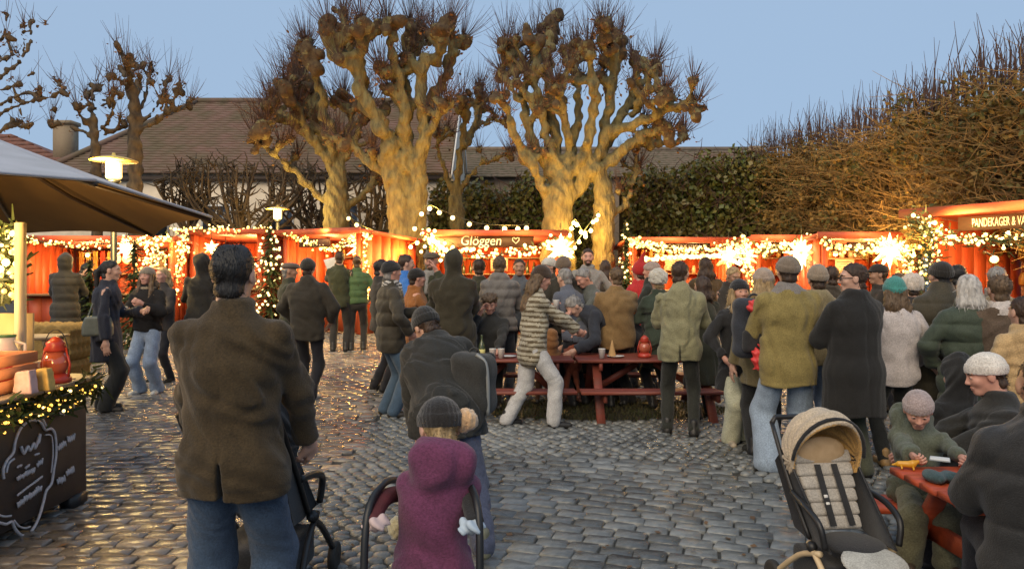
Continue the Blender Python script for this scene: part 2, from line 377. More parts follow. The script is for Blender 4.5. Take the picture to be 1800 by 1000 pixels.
# ================================================================== houses
M_TILE = mat('roof_tile', (.165, .098, .078), .75, (.11, .085, .05), 1.1, .5, 30, stretch=(1, 1, 1))
M_PLASTER = mat('cream_plaster', (.72, .62, .48), .85, (.62, .53, .41), 3, .2, 30)
M_WHITE = mat('white_trim', (.72, .70, .66), .6, (.6, .58, .54), 4)
M_BRICK = mat('chimney_brick', (.30, .24, .15), .85, (.22, .15, .10), 20, .5, 60)
M_STONEW = mat('old_wall', (.20, .15, .11), .9, (.14, .11, .08), 4, .5, 30)
def tiled_roof(b, e0, e1, r0, r1, n, colw=.3):          # stepped courses with a rounded roll per tile column
    e0, e1, r0, r1 = map(Vector, (e0, e1, r0, r1)); nrm = (e1 - e0).cross(r0 - e0).normalized()
    for k in range(n):
        t0, t1 = k / n, (k + 1.15) / n; t1 = min(t1, 1)
        a, c = e0.lerp(r0, t0), e1.lerp(r1, t0); a2, c2 = e0.lerp(r0, t1), e1.lerp(r1, t1)
        m = max(2, int((c - a).length / colw)); vs = []; fs = []
        for i in range(m + 1):
            q = i / m; bmp = nrm * (.028 * (i % 2)); lift = nrm * (.055 + random.uniform(-.008, .008))
            vs += [a.lerp(c, q) + lift * .15, a.lerp(c, q) + lift + bmp, a2.lerp(c2, q) + bmp * .7]
        for i in range(m): o = i * 3; fs += [(o, o + 3, o + 4, o + 1), (o + 1, o + 4, o + 5, o + 2)]
        b.add(vs, fs)
h = thing('house', 'cream house with a wide brown tiled hip roof behind the bare trees', 'house', (-9, 30, gz(30)))
hz = gz(30); L0 = Vector((-9, 30, hz))
def hl(x, y, z): return Vector((x, y, z)) - L0
b = MB(); b.box(hl(-8.85, 31.5, 2.75), (12.9, 8.4, 5.2)); b.build('wall', M_PLASTER, h)
b = MB(); tiled_roof(b, hl(-17.2, 27, 5.15), hl(-2.25, 27, 5.15), hl(-13.6, 32, 8.85), hl(-2.25, 32, 8.85), 30)
tiled_roof(b, hl(-17.2, 37, 5.15), hl(-17.2, 27, 5.15), hl(-13.6, 32, 8.85), hl(-13.6, 31.9, 8.85), 26)
b.add([hl(-2.25, 37, 5.15), hl(-17.2, 37, 5.15), hl(-13.6, 32, 8.84), hl(-2.25, 32, 8.84)], [(0, 1, 2, 3)])
rf = b.build('roof', M_TILE, h)
b = MB(); b.tube([hl(-13.7, 32, 8.93), hl(-2.2, 32, 8.93)], .13, 8); b.tube([hl(-13.6, 32, 8.93), hl(-17.2, 27, 5.25)], .12, 8); b.build('ridge', M_TILE, rf)
b = MB(); b.add([hl(-2.26, 27.3, 5.1), hl(-2.26, 36.7, 5.1), hl(-2.26, 32, 8.7)], [(0, 1, 2)]); b.build('gable', M_PLASTER, h)
b = MB()
for s in (-1, 1): b.bar(hl(-2.18, 32 + s * 5.2, 5.02), hl(-2.18, 32, 8.98), .05, .24)
b.build('bargeboard', M_WHITE, h)
for wx in (-13.2, -10.9, -8.6, -6.2, -4.0):
    b = MB(); b.box(hl(wx, 27.28, 3.4), (1.1, .06, 1.3)); fo = b.build('window', M_WHITE, h)
    b = MB(); b.box(hl(wx - .26, 27.24, 3.4), (.46, .02, 1.15)); b.box(hl(wx + .26, 27.24, 3.4), (.46, .02, 1.15)); b.build('pane', mat('dark_glass', (.03, .035, .045), .08), fo)
b = MB(); b.box(hl(-9.0, 27.22, 5.0), (13.2, .2, .16)); b.build('eaves', mat('eaves_wood', (.08, .06, .05), .7), h)
# low red roof with chimney at the far left
h = thing('house', 'low red roofed house with a square brick chimney beyond the left trees', 'house', (-19, 36, gz(36)))
b = MB(); b.box((-4, 1, 2.2), (20, 6, 4.4)); b.build('wall', M_PLASTER, h)
b = MB(); tiled_roof(b, (-14, -2.4, 4.0), (3.2, -2.4, 4.0), (-14, 1.2, 8.0), (-6.2, 1.2, 8.0), 18); tiled_roof(b, (-14, 4.6, 4.0), (-14, 4.6, 4.0), (-14, 1.2, 8), (-6.2, 1.2, 8), 1)
b.add([(3.2, -2.4, 4), (3.2, 4.6, 4), (-6.2, 1.2, 8.0)], [(0, 1, 2)])
r_ = b.build('roof', mat('red_tile', (.2, .075, .05), .75, (.12, .06, .045), 8, .4, 30), h)
b = MB(); b.box((-2.9, .3, 7.3), (.85, .7, 2.2)); b.box((-2.9, .3, 8.35), (1.0, .85, .18)); b.build('chimney', M_BRICK, r_)
# long low range behind the middle and right
h = thing('house', 'long low building with a mossy brown roof behind the ivy hedge', 'house', (5, 36, gz(36)))
b = MB(); b.box((-2, 2, 2.9), (19, 5, 5.8)); b.build('wall', M_STONEW, h)
b = MB(); tiled_roof(b, (-11.5, -.8, 5.6), (7.6, -.8, 5.6), (-11.5, 2, 7.3), (7.6, 2, 7.3), 12)
b.add([(7.6, 4.8, 5.6), (-11.5, 4.8, 5.6), (-11.5, 2, 7.3), (7.6, 2, 7.3)], [(0, 1, 2, 3)])
rr = b.build('roof', mat('mossy_tile', (.17, .13, .10), .85, (.10, .09, .06), 5, .5, 30), h)
b = MB(); b.tube([(-11.5, 2, 7.36), (7.6, 2, 7.36)], .14, 8); b.build('ridge', M_STONEW, rr)
h = thing('house', 'small house whose brown hipped roof peaks above the right end of the ivy hedge', 'house', (9.6, 31, gz(31)))
b = MB(); b.box((0, 2, 2.4), (4.4, 4, 4.7)); b.build('wall', M_STONEW, h)
b = MB(); tiled_roof(b, (-2.9, -.4, 4.7), (3.6, -.4, 4.7), (-1.2, 2, 6.5), (1.6, 2, 6.5), 12)
b.build('roof', M_TILE, h)
b = MB(); b.box((1.3, 2.2, 6.3), (.6, .6, .8)); b.build('chimney', M_BRICK, h)
b = MB(); b.box((-.7, -.04, 3.6), (.8, .06, .9)); fo = b.build('window', M_WHITE, h)

# ================================================================== trees
M_BARK = mat('plane_bark', (.19, .158, .062), .85, (.105, .082, .034), 9, 1.0, 11, stretch=(1, 1, .35), detail=8, bd=.09)
M_BARKD = mat('dark_bark', (.13, .09, .045), .9, (.045, .033, .022), 6, .8, 18, stretch=(1, 1, .5))
M_KNOB = mat('knob_bark', (.095, .062, .028), .95, (.055, .032, .015), 12, 1, 30)
M_TWIG = mat('twig', (.10, .05, .035), .8, (.06, .035, .03), 4)
M_DEAD = mat('dead_leaf', (.20, .095, .028), .8, (.09, .045, .016), 3)
M_IVY = mat('ivy_leaf', (.075, .105, .020), .5, (.15, .125, .035), 2.5)
def smooth_path(pts, n=5):
    pts = [Vector(p) for p in pts]; o = []
    for i in range(len(pts) - 1):
        p0, p1, p2, p3 = pts[max(i - 1, 0)], pts[i], pts[i + 1], pts[min(i + 2, len(pts) - 1)]
        for k in range(n):
            t = k / n; o.append(.5 * ((2 * p1) + (p2 - p0) * t + (2 * p0 - 5 * p1 + 4 * p2 - p3) * t * t + (3 * p1 - p0 - 3 * p2 + p3) * t ** 3))
    o.append(pts[-1]); return o
def rough_tube(b, path, r0, r1, n=9, mat=0, jit=.12):
    k = len(path); ra = [(r0 + (r1 - r0) * (i / (k - 1)) ** .8) * (1 + random.uniform(-jit, jit)) for i in range(k)]
    b.tube(path, ra, n, mat)
def knob(b, c, r, mat=0):
    for _ in range(5):
        o = Vector((random.gauss(0, .4), random.gauss(0, .4), random.gauss(0, .35))) * r; s = r * random.uniform(.45, .75)
        b.ball(Vector(c) + o, (s, s, s * random.uniform(.8, 1.2)), 8, 5, mat)
def shoots(b, c, r, n, L, up=1.25, rad=.0075, out=None):
    c = Vector(c)
    for _ in range(n):
        d = Vector((random.gauss(0, .55), random.gauss(0, .55), abs(random.gauss(.75, .45)) * up))
        if out is not None: d += out * random.uniform(.1, .7)
        d.normalize(); l = L * random.uniform(.45, 1.15); p = c + d * r * .6
        m = p + d * l * .5 + Vector((0, 0, .04 * l)); e = p + d * l + Vector((random.gauss(0, .03), random.gauss(0, .03), .14)) * l
        b.tube([p, m, e], [rad, rad * .75, rad * .3], 3, cap=False)
def brush(bt, bl, path, n, sp, leaf=.045):                 # epicormic twigs and dead leaves along a limb
    for _ in range(n):
        p = path[random.randrange(len(path))] + Vector((random.gauss(0, sp), random.gauss(0, sp), random.gauss(0, sp)))
        a = Vector((random.gauss(0, 1), random.gauss(0, 1), random.gauss(0, .8))).normalized(); c = a.cross(Vector((random.gauss(0, 1), random.gauss(0, 1), random.gauss(0, 1)))).normalized()
        s = leaf * random.uniform(.6, 1.4)
        bl.add([p - a * s, p + c * s * .6, p + a * s, p - c * s * .6], [(0, 1, 2, 3)])
        for _ in range(random.random() < .45): a = (a + Vector((random.gauss(0, .4), random.gauss(0, .4), .5))).normalized(); bt.tube([p, p + a * .09, p + a * .2 + Vector((0, 0, .08))], [.009, .007, .003], 3, cap=False)
class Field:
    """sampled distance field that grows tube by tube, so limbs run into the trunk without a seam"""
    def __init__(s, lo, hi, vox):
        s.lo = np.array(lo, float); s.vox = vox; n = np.ceil((np.array(hi) - s.lo) / vox).astype(int) + 1; s.d = np.full(n, .6, f32)
        s.p = np.stack(np.meshgrid(*[s.lo[i] + vox * np.arange(n[i]) for i in range(3)], indexing='ij'), -1).astype(f32)
    def win(s, a, b, r):
        i0 = np.maximum(np.floor((np.minimum(a, b) - r - s.lo) / s.vox).astype(int), 0); i1 = np.minimum(np.ceil((np.maximum(a, b) + r - s.lo) / s.vox).astype(int) + 1, s.d.shape)
        return tuple(slice(x, max(y, x)) for x, y in zip(i0, i1))
    def cap(s, a, b, ra, rb, k=.1):
        a, b = np.array(a, float), np.array(b, float); w_ = s.win(a, b, max(ra, rb) + k + .06)
        if min(s.d[w_].shape) > 0: s.d[w_] = smin(s.d[w_], cap(s.p[w_], a, b, ra, rb), k)
    def ball(s, c, r, k=.06):
        c = np.array(c, float); w_ = s.win(c, c, max(r) + k + .06)
        if min(s.d[w_].shape) > 0: s.d[w_] = smin(s.d[w_], ell(s.p[w_], c, r), k)
def pollard(label, base, D, trunk, limbs, sc=1.0, bark=M_BARK, shoot=30, SL=.85, dens=1.0, side=3, leafmat=None, vox=.055):
    """trunk: [(px, py, r)], limbs: [((px, py) ...), r0, r1, knob radius]; every limb gets its own depth."""
    z0 = gz(D); loc = Vector((GX(base, D), D, z0)); t = thing('pollard_tree', label, 'tree', loc, group='pollarded trees round the square')
    sb, lb = MB(), MB(); segs = []; knobs = []
    for tr in trunk:
        pth = [P(x, y, D) - loc for x, y, r in tr]; rs = [r for _, _, r in tr]; sp = smooth_path(pth, 4); ra = np.interp(np.linspace(0, len(rs) - 1, len(sp)), range(len(rs)), rs)
        ra = ra * .86; ra[0] *= 1.25; segs += [(sp[i], sp[i + 1], ra[i], ra[i + 1], .10) for i in range(len(sp) - 1)]
    for pts, r0, r1, kr in limbs:
        dd = random.uniform(-1.5, 1.5) * sc; n = len(pts)
        path = smooth_path([P(x, y, D + dd * (i / (n - 1)) ** 1.1) - loc for i, (x, y) in enumerate(pts)], 5)
        for i in range(1, len(path) - 1): path[i] = path[i] + Vector((random.gauss(0, 1), random.gauss(0, 1), random.gauss(0, 1))) * r0 * .22
        k = len(path); ra = [.63 * (r0 * 1.12 + (r1 * .95 - r0 * 1.12) * (i / (k - 1)) ** .6) * (1 + random.uniform(-.16, .16)) for i in range(k)]
        segs += [(path[i], path[i + 1], ra[i], ra[i + 1], .06) for i in range(k - 1)]
        for i in range(2, k - 1):
            if random.random() < .35: knobs.append((path[i] + Vector((random.gauss(0, 1), random.gauss(0, 1), random.gauss(0, .6))).normalized() * ra[i] * .8, ra[i] * .55, 0))
        if kr:
            dirn = (path[-1] - path[-3]).normalized(); e = path[-1]
            for _ in range(4): knobs.append((e + Vector((random.gauss(0, .45), random.gauss(0, .45), random.gauss(-.25, .55))) * kr, kr * random.uniform(.45, .72), 1))
            shoots(sb, e, kr, int(shoot * dens), SL, out=dirn); brush(sb, lb, [e], int(50 * dens), kr * .52); brush(sb, lb, path[k // 2:], int(26 * dens), r0 * .55 + .05)
            for _ in range(side):                              # short side stubs with knobs of their own
                q_ = random.randrange(k // 3, k - 1); q = path[q_]; d = Vector((random.gauss(0, 1), random.gauss(0, 1), random.uniform(.1, 1.1))).normalized(); l = random.uniform(.25, .65) * sc; q2 = q + d * l + Vector((0, 0, .12 * sc))
                segs.append((q, q2, r1 * .75, r1 * .6, .07)); knobs.append((q2, kr * .5, 1)); knobs.append((q2 + Vector((random.gauss(0, .4), random.gauss(0, .4), .2)) * kr, kr * .38, 1))
                shoots(sb, q2, kr * .7, int(shoot * dens * .55), SL * .75, out=d); brush(sb, lb, [q2], int(20 * dens), kr * .48)
    allp = np.array([list(s[0]) for s in segs] + [list(s[1]) for s in segs]); F_ = Field(allp.min(0) - .8, allp.max(0) + .6, vox)
    for s in segs: F_.cap(*s)
    for c, r, _ in knobs: F_.ball(c, (r, r, r * random.uniform(.8, 1.3)), .07)
    p = F_.p; near = np.abs(F_.d) < .3; q = p[near]
    F_.d[near] += .020 * np.sin(q[:, 0] * 11 + 2 * np.sin(q[:, 2] * 3.1)) * np.sin(q[:, 1] * 12 + 1.5 * np.sin(q[:, 2] * 4)) + .016 * np.sin(q[:, 2] * 17 + 3 * np.sin(q[:, 0] * 7)) + .012 * np.sin(q @ V3(23, 19, 13))
    n_ = np.array(F_.d.shape); v, f = surface(lambda _: F_.d, F_.lo, F_.lo + (n_ - 1.001) * vox, vox); c = v[f].mean(1); m = np.zeros(len(f), np.int32)
    for kc, r, kd in knobs:
        if kd: m[((c - np.array(kc)) ** 2).sum(1) < (r * 1.15) ** 2] = 1
    mesh_obj('trunk', v, f, [bark, M_KNOB], m, t, smooth=True)
    tag(sb.build('shoots', M_TWIG, t), kind='stuff'); tag(lb.build('dead_leaves', leafmat or M_DEAD, t), kind='stuff')
    return t
def A(*p): return [(420 + x / 2.381, y / 2.381) for x, y in p]
def Bq(*p): return [(820 + x / 2.381, y / 2.381) for x, y in p]
def E(*p): return [(x / 3.572, y / 3.572) for x, y in p]
random.seed(21)
pollard('huge pollard tree with one thick trunk, left of the red mulled wine hut', 714, 19.0,
    [[(716, 610, .64), (714, 500, .54), (713, 415, .48), (703, 350, .36), (690, 290, .25)], [(722, 420, .40), (733, 340, .28), (735, 270, .19)]],
    [(A((640, 760), (620, 600), (555, 470), (430, 250), (380, 130)), .34, .20, .30), (A((520, 420), (500, 300), (510, 190), (512, 100)), .22, .18, .28),
     (A((690, 720), (690, 560), (690, 400), (640, 200), (620, 95)), .27, .14, .26), (A((700, 600), (710, 450), (700, 250), (715, 100)), .22, .14, .24),
     (A((745, 700), (770, 520), (765, 300), (850, 190), (880, 110)), .26, .16, .29), (A((770, 500), (800, 430), (860, 320), (900, 230), (935, 170)), .20, .13, .22),
     (A((690, 420), (650, 340), (600, 300)), .15, .12, .22), (A((640, 740), (560, 690), (500, 640), (440, 600)), .17, .11, .2),
     (A((750, 620), (830, 500), (850, 420)), .15, .11, .2), (A((440, 270), (470, 190), (450, 120)), .16, .13, .26), (A((700, 300), (745, 200), (765, 150)), .11, .09, .17)], shoot=40, SL=.95)
pollard('pollard tree with low sideways limbs behind the left red hut', 592, 21.0,
    [[(594, 590, .46), (592, 420, .42), (592, 350, .36), (594, 300, .24)]],
    [(A((410, 740), (360, 600), (290, 440), (260, 370)), .22, .14, .3), (A((390, 860), (250, 730), (150, 650), (70, 580)), .18, .09, .2),
     (A((400, 730), (300, 560), (220, 420), (190, 380)), .2, .14, .3), (A((400, 700), (370, 520), (330, 330), (285, 230)), .2, .16, .33),
     (A((360, 520), (290, 340), (225, 300)), .15, .14, .3), (A((440, 860), (540, 790), (585, 700)), .17, .10, .2), (A((300, 560), (180, 500), (115, 520)), .15, .12, .3),
     (A((410, 700), (460, 540), (440, 400)), .16, .12, .28), (A((270, 500), (150, 460), (130, 430)), .13, .12, .26), (A((410, 720), (480, 600), (540, 470)), .14, .10, .26)], shoot=42, SL=.95, dens=1.3)
pollard('thin pollard tree between the two huge ones with a forked stem', 806, 21.5,
    [[(808, 600, .3), (806, 420, .26), (800, 350, .23)]],
    [(A((900, 830), (925, 640), (950, 480), (935, 415)), .17, .10, .2), (A((940, 620), (985, 500), (1005, 385)), .11, .09, .2), (A((960, 600), (1000, 520), (1020, 440)), .1, .08, .17),
     (A((905, 840), (850, 680), (835, 560)), .13, .07, .15), (A((920, 800), (1000, 700), (1070, 670), (1130, 645)), .12, .06, .13), (A((1000, 540), (1060, 510), (1110, 505)), .08, .05, .12)], shoot=30, side=2)
pollard('huge pollard tree with twin trunks and many upright limbs beside the mulled wine hut', 985, 18.0,
    [[(984, 610, .60), (982, 480, .48), (980, 410, .42), (984, 350, .36), (995, 300, .20)], [(1060, 610, .38), (1060, 420, .31), (1062, 350, .26), (1050, 300, .16)]],
    [(Bq((360, 900), (300, 760), (240, 640), (180, 500), (150, 420)), .2, .11, .2), (Bq((370, 760), (270, 560), (220, 370), (170, 180)), .21, .13, .24),
     (Bq((390, 740), (330, 560), (290, 360), (290, 210), (285, 160)), .2, .12, .22), (Bq((400, 720), (345, 480), (350, 250), (365, 105)), .25, .16, .30),
     (Bq((420, 700), (470, 480), (460, 300), (445, 205)), .19, .12, .2), (Bq((430, 640), (400, 450), (380, 360)), .14, .11, .22),
     (Bq((470, 720), (520, 560), (530, 350), (510, 190)), .21, .13, .22), (Bq((490, 720), (580, 500), (620, 300), (640, 170)), .22, .15, .31),
     (Bq((440, 820), (560, 640), (680, 430), (740, 330), (790, 260)), .22, .13, .23), (Bq((480, 760), (640, 650), (760, 550), (850, 560)), .19, .12, .2),
     (Bq((620, 560), (740, 500), (880, 450), (960, 440)), .18, .12, .2), (Bq((560, 700), (700, 610), (860, 600), (910, 560)), .14, .1, .18),
     (Bq((700, 480), (770, 380), (830, 380)), .13, .1, .22), (Bq((230, 420), (160, 330), (150, 310)), .11, .09, .17), (Bq((620, 250), (580, 200), (575, 165)), .14, .12, .26),
     (Bq((575, 880), (650, 880), (690, 780), (720, 700)), .13, .07, .1), (Bq((350, 330), (250, 290), (235, 270)), .1, .08, .16)], shoot=40, SL=.75)
pollard('dark pollard tree with thin spread arms before the brown roof', 236, 21.0,
    [[(240, 590, .26), (238, 330, .22), (237, 250, .19), (235, 174, .15), (230, 150, .11)], [(172, 590, .18), (170, 330, .15), (168, 257, .12), (163, 200, .08)]],
    [(E((820, 560), (810, 460), (790, 385)), .12, .09, .17), (E((815, 580), (760, 520), (700, 468)), .09, .06, .13), (E((870, 740), (920, 560), (940, 455)), .08, .06, .15),
     (E((890, 790), (1000, 640), (1060, 490)), .08, .06, .12), (E((980, 760), (1010, 680), (1030, 610)), .05, .05, .12), (E((890, 810), (1040, 720), (1130, 545)), .09, .07, .15),
     (E((600, 860), (575, 690), (590, 550)), .09, .07, .14), (E((580, 850), (450, 800), (325, 772)), .07, .05, .12), (E((590, 830), (520, 740), (485, 665)), .07, .06, .12),
     (E((620, 830), (690, 740), (720, 575)), .06, .05, .12), (E((660, 850), (690, 730), (685, 610)), .05, .05, .1), (E((640, 850), (760, 800), (780, 770)), .05, .04, .1),
     (E((820, 640), (790, 520), (770, 440)), .08, .07, .14), (E((1040, 700), (1130, 690), (1185, 655)), .06, .05, .11), (E((570, 700), (545, 600), (540, 590)), .05, .05, .12), (E((860, 640), (870, 560), (880, 540)), .08, .06, .16)],
    bark=M_BARKD, shoot=22, SL=.95, dens=.45, side=1)
pollard('bare thin pollard tree reaching in over the dark parasol at the left edge', -90, 19.5,
    [[(-90, 590, .3), (-88, 330, .26), (-80, 230, .22), (-60, 170, .18)]],
    [(E((-250, 640), (0, 490), (100, 410), (180, 280), (200, 130)), .1, .04, .07), (E((120, 400), (150, 300), (150, 155)), .05, .035, .06), (E((-250, 560), (0, 390), (100, 338)), .07, .04, .08),
     (E((-250, 760), (0, 660), (120, 600), (240, 575)), .08, .05, .1), (E((-200, 800), (40, 700), (200, 630), (400, 585)), .09, .05, .1), (E((390, 588), (378, 550), (375, 515)), .04, .04, .07),
     (E((-200, 900), (0, 830), (120, 765)), .07, .05, .08), (E((60, 800), (110, 795), (180, 785)), .04, .04, .08), (E((-250, 500), (-40, 300), (40, 215)), .08, .05, .09), (E((-120, 580), (40, 555), (118, 530)), .06, .04, .08)],
    bark=M_BARKD, shoot=12, SL=.8, dens=.3, side=1)
def espalier(label, px, D, wpx, ztop, zlow, n=26):
    z0 = gz(D); loc = Vector((GX(px, D), D, z0)); t = thing('espalier_tree', label, 'tree', loc, group='small trained trees along the pale wall')
    b, s = MB(), MB(); wd = wpx / F * D / 2
    b.tube(smooth_path([(0, 0, 0), (.05, 0, zlow * .5), (0, 0, zlow)], 4), .15, 9)
    for k in range(n):
        q = (k + random.random()) / n * 2 - 1; dy = random.uniform(-.5, .5); e = Vector((q * wd, dy, ztop - abs(q) ** 2 * .5 + random.uniform(-.25, .1)))
        m1 = Vector((q * wd * .5 + random.uniform(-.22, .22), dy * .4, zlow + (ztop - zlow) * random.uniform(.12, .3))); m2 = Vector((q * wd * .9 + random.uniform(-.28, .28), dy * .8, zlow + (ztop - zlow) * random.uniform(.45, .6)))
        p = smooth_path([(0, 0, zlow - random.uniform(0, .25)), m1, m2, e], 4); rough_tube(b, p, .065, .03, 6, jit=.2)
        for _ in range(13):
            i = random.randrange(4, len(p)); d = Vector((random.gauss(0, .7), random.gauss(0, .5), abs(random.gauss(.6, .4)))).normalized() * random.uniform(.25, .6)
            s.tube([p[i], p[i] + d * .5 + Vector((random.gauss(0, .05), 0, 0)), p[i] + d], [.025, .02, .01], 4, cap=False)
    b.build('trunk', M_BARKD, t, smooth=True); tag(s.build('twigs', M_BARKD, t), kind='stuff')
espalier('wide trained tree with dark fanned branches before the pale wall by the street lamp', 428, 23.5, 250, 4.75, 2.35, 34)
espalier('trained tree with dark branches showing behind the trunk of the low limbed tree', 556, 24.2, 130, 4.6, 2.0, 18)
espalier('small trained tree with thin upright branches left of the thick leaning trunk', 668, 24, 110, 4.6, 2.1, 16)
espalier('trained tree half hidden by the black parasol before the pale wall', 330, 24, 100, 4.6, 2.5, 16)
# ivy hedges
def leaf_mass(b, lo, hi, n, s, shape=None):
    for _ in range(n):
        p = Vector((random.uniform(lo[0], hi[0]), random.uniform(lo[1], hi[1]), random.uniform(lo[2], hi[2])))
        if shape and not shape(p): continue
        a = Vector((random.gauss(0, 1), random.gauss(0, 1), random.gauss(0, 1))).normalized(); c = a.cross(Vector((random.gauss(0, 1), random.gauss(0, 1), random.gauss(0, 1)))).normalized(); q = s * random.uniform(.6, 1.4)
        b.add([p - a * q, p + c * q * .7, p + a * q, p - c * q * .7], [(0, 1, 2, 3)])
def hedge(label, x0, x1, D, top0, top1, n):
    loc = Vector(((x0 + x1) / 2, D, gz(D))); t = thing('hedge', label, 'hedge', loc, group='ivy hedges behind the huts'); w_ = x1 - x0
    def top(x): q = (x + w_ / 2) / w_; return top0 + (top1 - top0) * q + .12 * math.sin(x * 2.3) + .1 * math.sin(x * 5.1 + 1)
    b = MB(); m = 14; vs = []; fs = []
    for i in range(m + 1):
        x = -w_ / 2 + w_ * i / m; z = top(x) - .3; jy = .12 * math.sin(i * 2.1)
        vs += [(x, .15 + jy, 0), (x, .1 + jy, z * .5), (x, .35 + jy, z), (x, 1.1, z), (x, 1.1, 0)]
    for i in range(m):
        for j in range(4): fs.append((i * 5 + j, i * 5 + 5 + j, i * 5 + 6 + j, i * 5 + 1 + j))
    b.add(vs, fs); b.build('core', mat('hedge_core', (.02, .016, .008), .9, (.035, .028, .012), 6, 1, 20), t)  # solid dark core behind the leaves
    f = MB(); leaf_mass(f, (-w_ / 2, -.25, .6), (w_ / 2, .5, max(top0, top1) + .3), n, .075, lambda p: p.z < top(p.x) + random.uniform(-.3, .18))
    tag(f.build('leaves', M_IVY, t), kind='stuff')
    f = MB()
    for _ in range(160):
        x = random.uniform(-w_ / 2, w_ / 2); z = top(x) * random.uniform(.35, 1); p = Vector((x, -.2, z)); d = Vector((random.gauss(0, .35), random.gauss(0, .15), random.uniform(.2, .6)))
        f.tube([p, p + d * .5 + Vector((random.gauss(0, .05), -.06, 0)), p + d], [.014, .011, .005], 3, cap=False)
    tag(f.build('twigs', M_TWIG, t), kind='stuff')
hedge('tall dense ivy hedge rising behind the mulled wine hut', -2.6, 3.1, 23, 3.85, 4.2, 15000)
hedge('green ivy hedge between the twin trunked tree and the right lime row', 3.2, 7.2, 21, 4.1, 4.75, 13000)
# right hand row of pleached limes
M_LIMEB = mat('lime_branch', (.34, .21, .07), .85, (.14, .09, .035), 3, .5, 30)
M_LIMEL = mat('lime_leaf', (.22, .14, .035), .75, (.075, .078, .02), 1.6, lo=.42, hi=.58)
M_LIMEM = mat('lime_dark_core', (.03, .02, .01), .95)
def lime(i, x, y, wid, dep, z0, z1):
    kinds = ['nearest the pancake hut, topped with long upright shoots', 'second along the row from the pancake hut', 'third along the row from the pancake hut', 'fourth along the row, above the huts with the big star',
             'fifth along the row, where its top slopes down', 'low and far, last of the row beside the ivy hedge']
    g = gz(y); t = thing('lime_tree', 'trained lime tree ' + kinds[i], 'tree', (x, y, g), group='row of trained lime trees on the right')
    tb = MB(); tb.tube(smooth_path([(0, 0, 0), (.05, 0, z0 * .5), (-.03, 0, z0), (0, 0, z1 * .8)], 4), [.17] * 9 + [.14, .12, .09, .06], 10); tb.build('trunk', M_LIMEB, t, smooth=True)
    b, s, l = MB(), MB(), MB()
    for _ in range(300):
        sx = random.choice((-1, 1)); sy = random.choice((-1, 1)); a = Vector((random.uniform(-.35, .35) * wid, random.uniform(-.4, .4) * dep, random.uniform(z0, z1 - .15)))
        L_ = random.uniform(.4, 1.0); d = Vector((random.gauss(-.5, .5), random.gauss(0, .9), random.gauss(.05, .4))).normalized() * L_; wv = Vector((random.gauss(0, .1), random.gauss(0, .1), random.gauss(0, .1)))
        p = smooth_path([a, a + d * .35 + wv + Vector((0, 0, -.05)), a + d * .7 - wv + Vector((random.gauss(0, .06), random.gauss(0, .06), -.02)), a + d + Vector((0, 0, .16))], 2)
        if p[-1].z > z1 + .12 or abs(p[-1].y) > dep * .62: continue
        b.tube(p, list(np.linspace(.015, .005, len(p))), 4, cap=False)
        for _ in range(3):
            q = p[random.randrange(2, len(p))]; e = Vector((random.gauss(-.2, .3), random.gauss(0, .3), random.gauss(.08, .2)))
            b.tube([q, q + e * .5 + Vector((0, 0, -.02)), q + e], [.008, .006, .003], 3, cap=False)
    for _ in range(230):
        p = Vector((random.uniform(-.5, .5) * wid, random.uniform(-.5, .5) * dep, z1 + random.uniform(-.35, .15))); h_ = random.uniform(.2, .55) if random.random() < .65 else random.uniform(.5, 1.05)
        s.tube([p, p + Vector((random.gauss(0, .03), random.gauss(0, .04), h_ * .5)), p + Vector((random.gauss(0, .07), random.gauss(0, .09), h_))], [.011, .008, .003], 3, cap=False)
    cl = [Vector((random.uniform(-.5, .42) * wid, random.uniform(-.55, .55) * dep, random.uniform(z0 - .1, z1 + .05))) for _ in range(62)]
    for q_ in cl: leaf_mass(l, q_ - Vector((.42, .42, .34)), q_ + Vector((.42, .42, .34)), 190, .046, lambda p: (p - q_).length < .42 + random.uniform(-.12, .05))
    c = MB(); c.box((.25, 0, (z0 + z1) / 2), (wid * .35, dep * .98, z1 - z0 - .5)); c.build('dark_core', M_LIMEM, t)  # solid dark box added to close the gaps of light in the crown
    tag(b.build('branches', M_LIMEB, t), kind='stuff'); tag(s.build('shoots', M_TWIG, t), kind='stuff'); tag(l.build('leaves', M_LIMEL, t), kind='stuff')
lime(0, 8.1, 10.9, 1.5, 2.2, 1.9, 4.65)
lime(1, 8.15, 13.0, 1.5, 2.2, 1.9, 4.6)
lime(2, 8.2, 15.1, 1.5, 2.2, 1.9, 4.6)
lime(3, 8.2, 17.2, 1.5, 2.2, 1.9, 4.6)
lime(4, 8.1, 19.3, 1.6, 2.2, 1.9, 4.75)
lime(5, 7.8, 21.4, 1.8, 2.2, 1.9, 4.75)
# ================================================================== market huts
M_RED = mat('red_paint', (.46, .086, .022), .55, (.36, .052, .016), 4, .3, 30, stretch=(1, 1, .25))
M_REDROOF = mat('red_roof_board', (.36, .070, .030), .6, (.27, .05, .022), 5, .3, 30)
M_SIGN = mat('dark_sign_board', (.055, .022, .012), .6, (.035, .015, .01), 6, .2, 30)
M_LETTER = mat('chalk_white', (.80, .77, .70), .8)
M_COUNTER = mat('counter_wood', (.30, .16, .07), .6, (.2, .10, .045), 7, .3, 40, stretch=(.3, 3, 3))
M_WOOD = mat('pale_wood', (.42, .30, .17), .65, (.32, .21, .11), 7, .3, 40, stretch=(.3, 3, 3))
M_CREAM = mat('cream_paint', (.62, .55, .40), .55, (.52, .46, .33), 4)
M_FIR = mat('fir_needle', (.022, .050, .016), .6, (.045, .060, .018), 3)
M_CORD = mat('light_cord', (.015, .02, .012), .6)
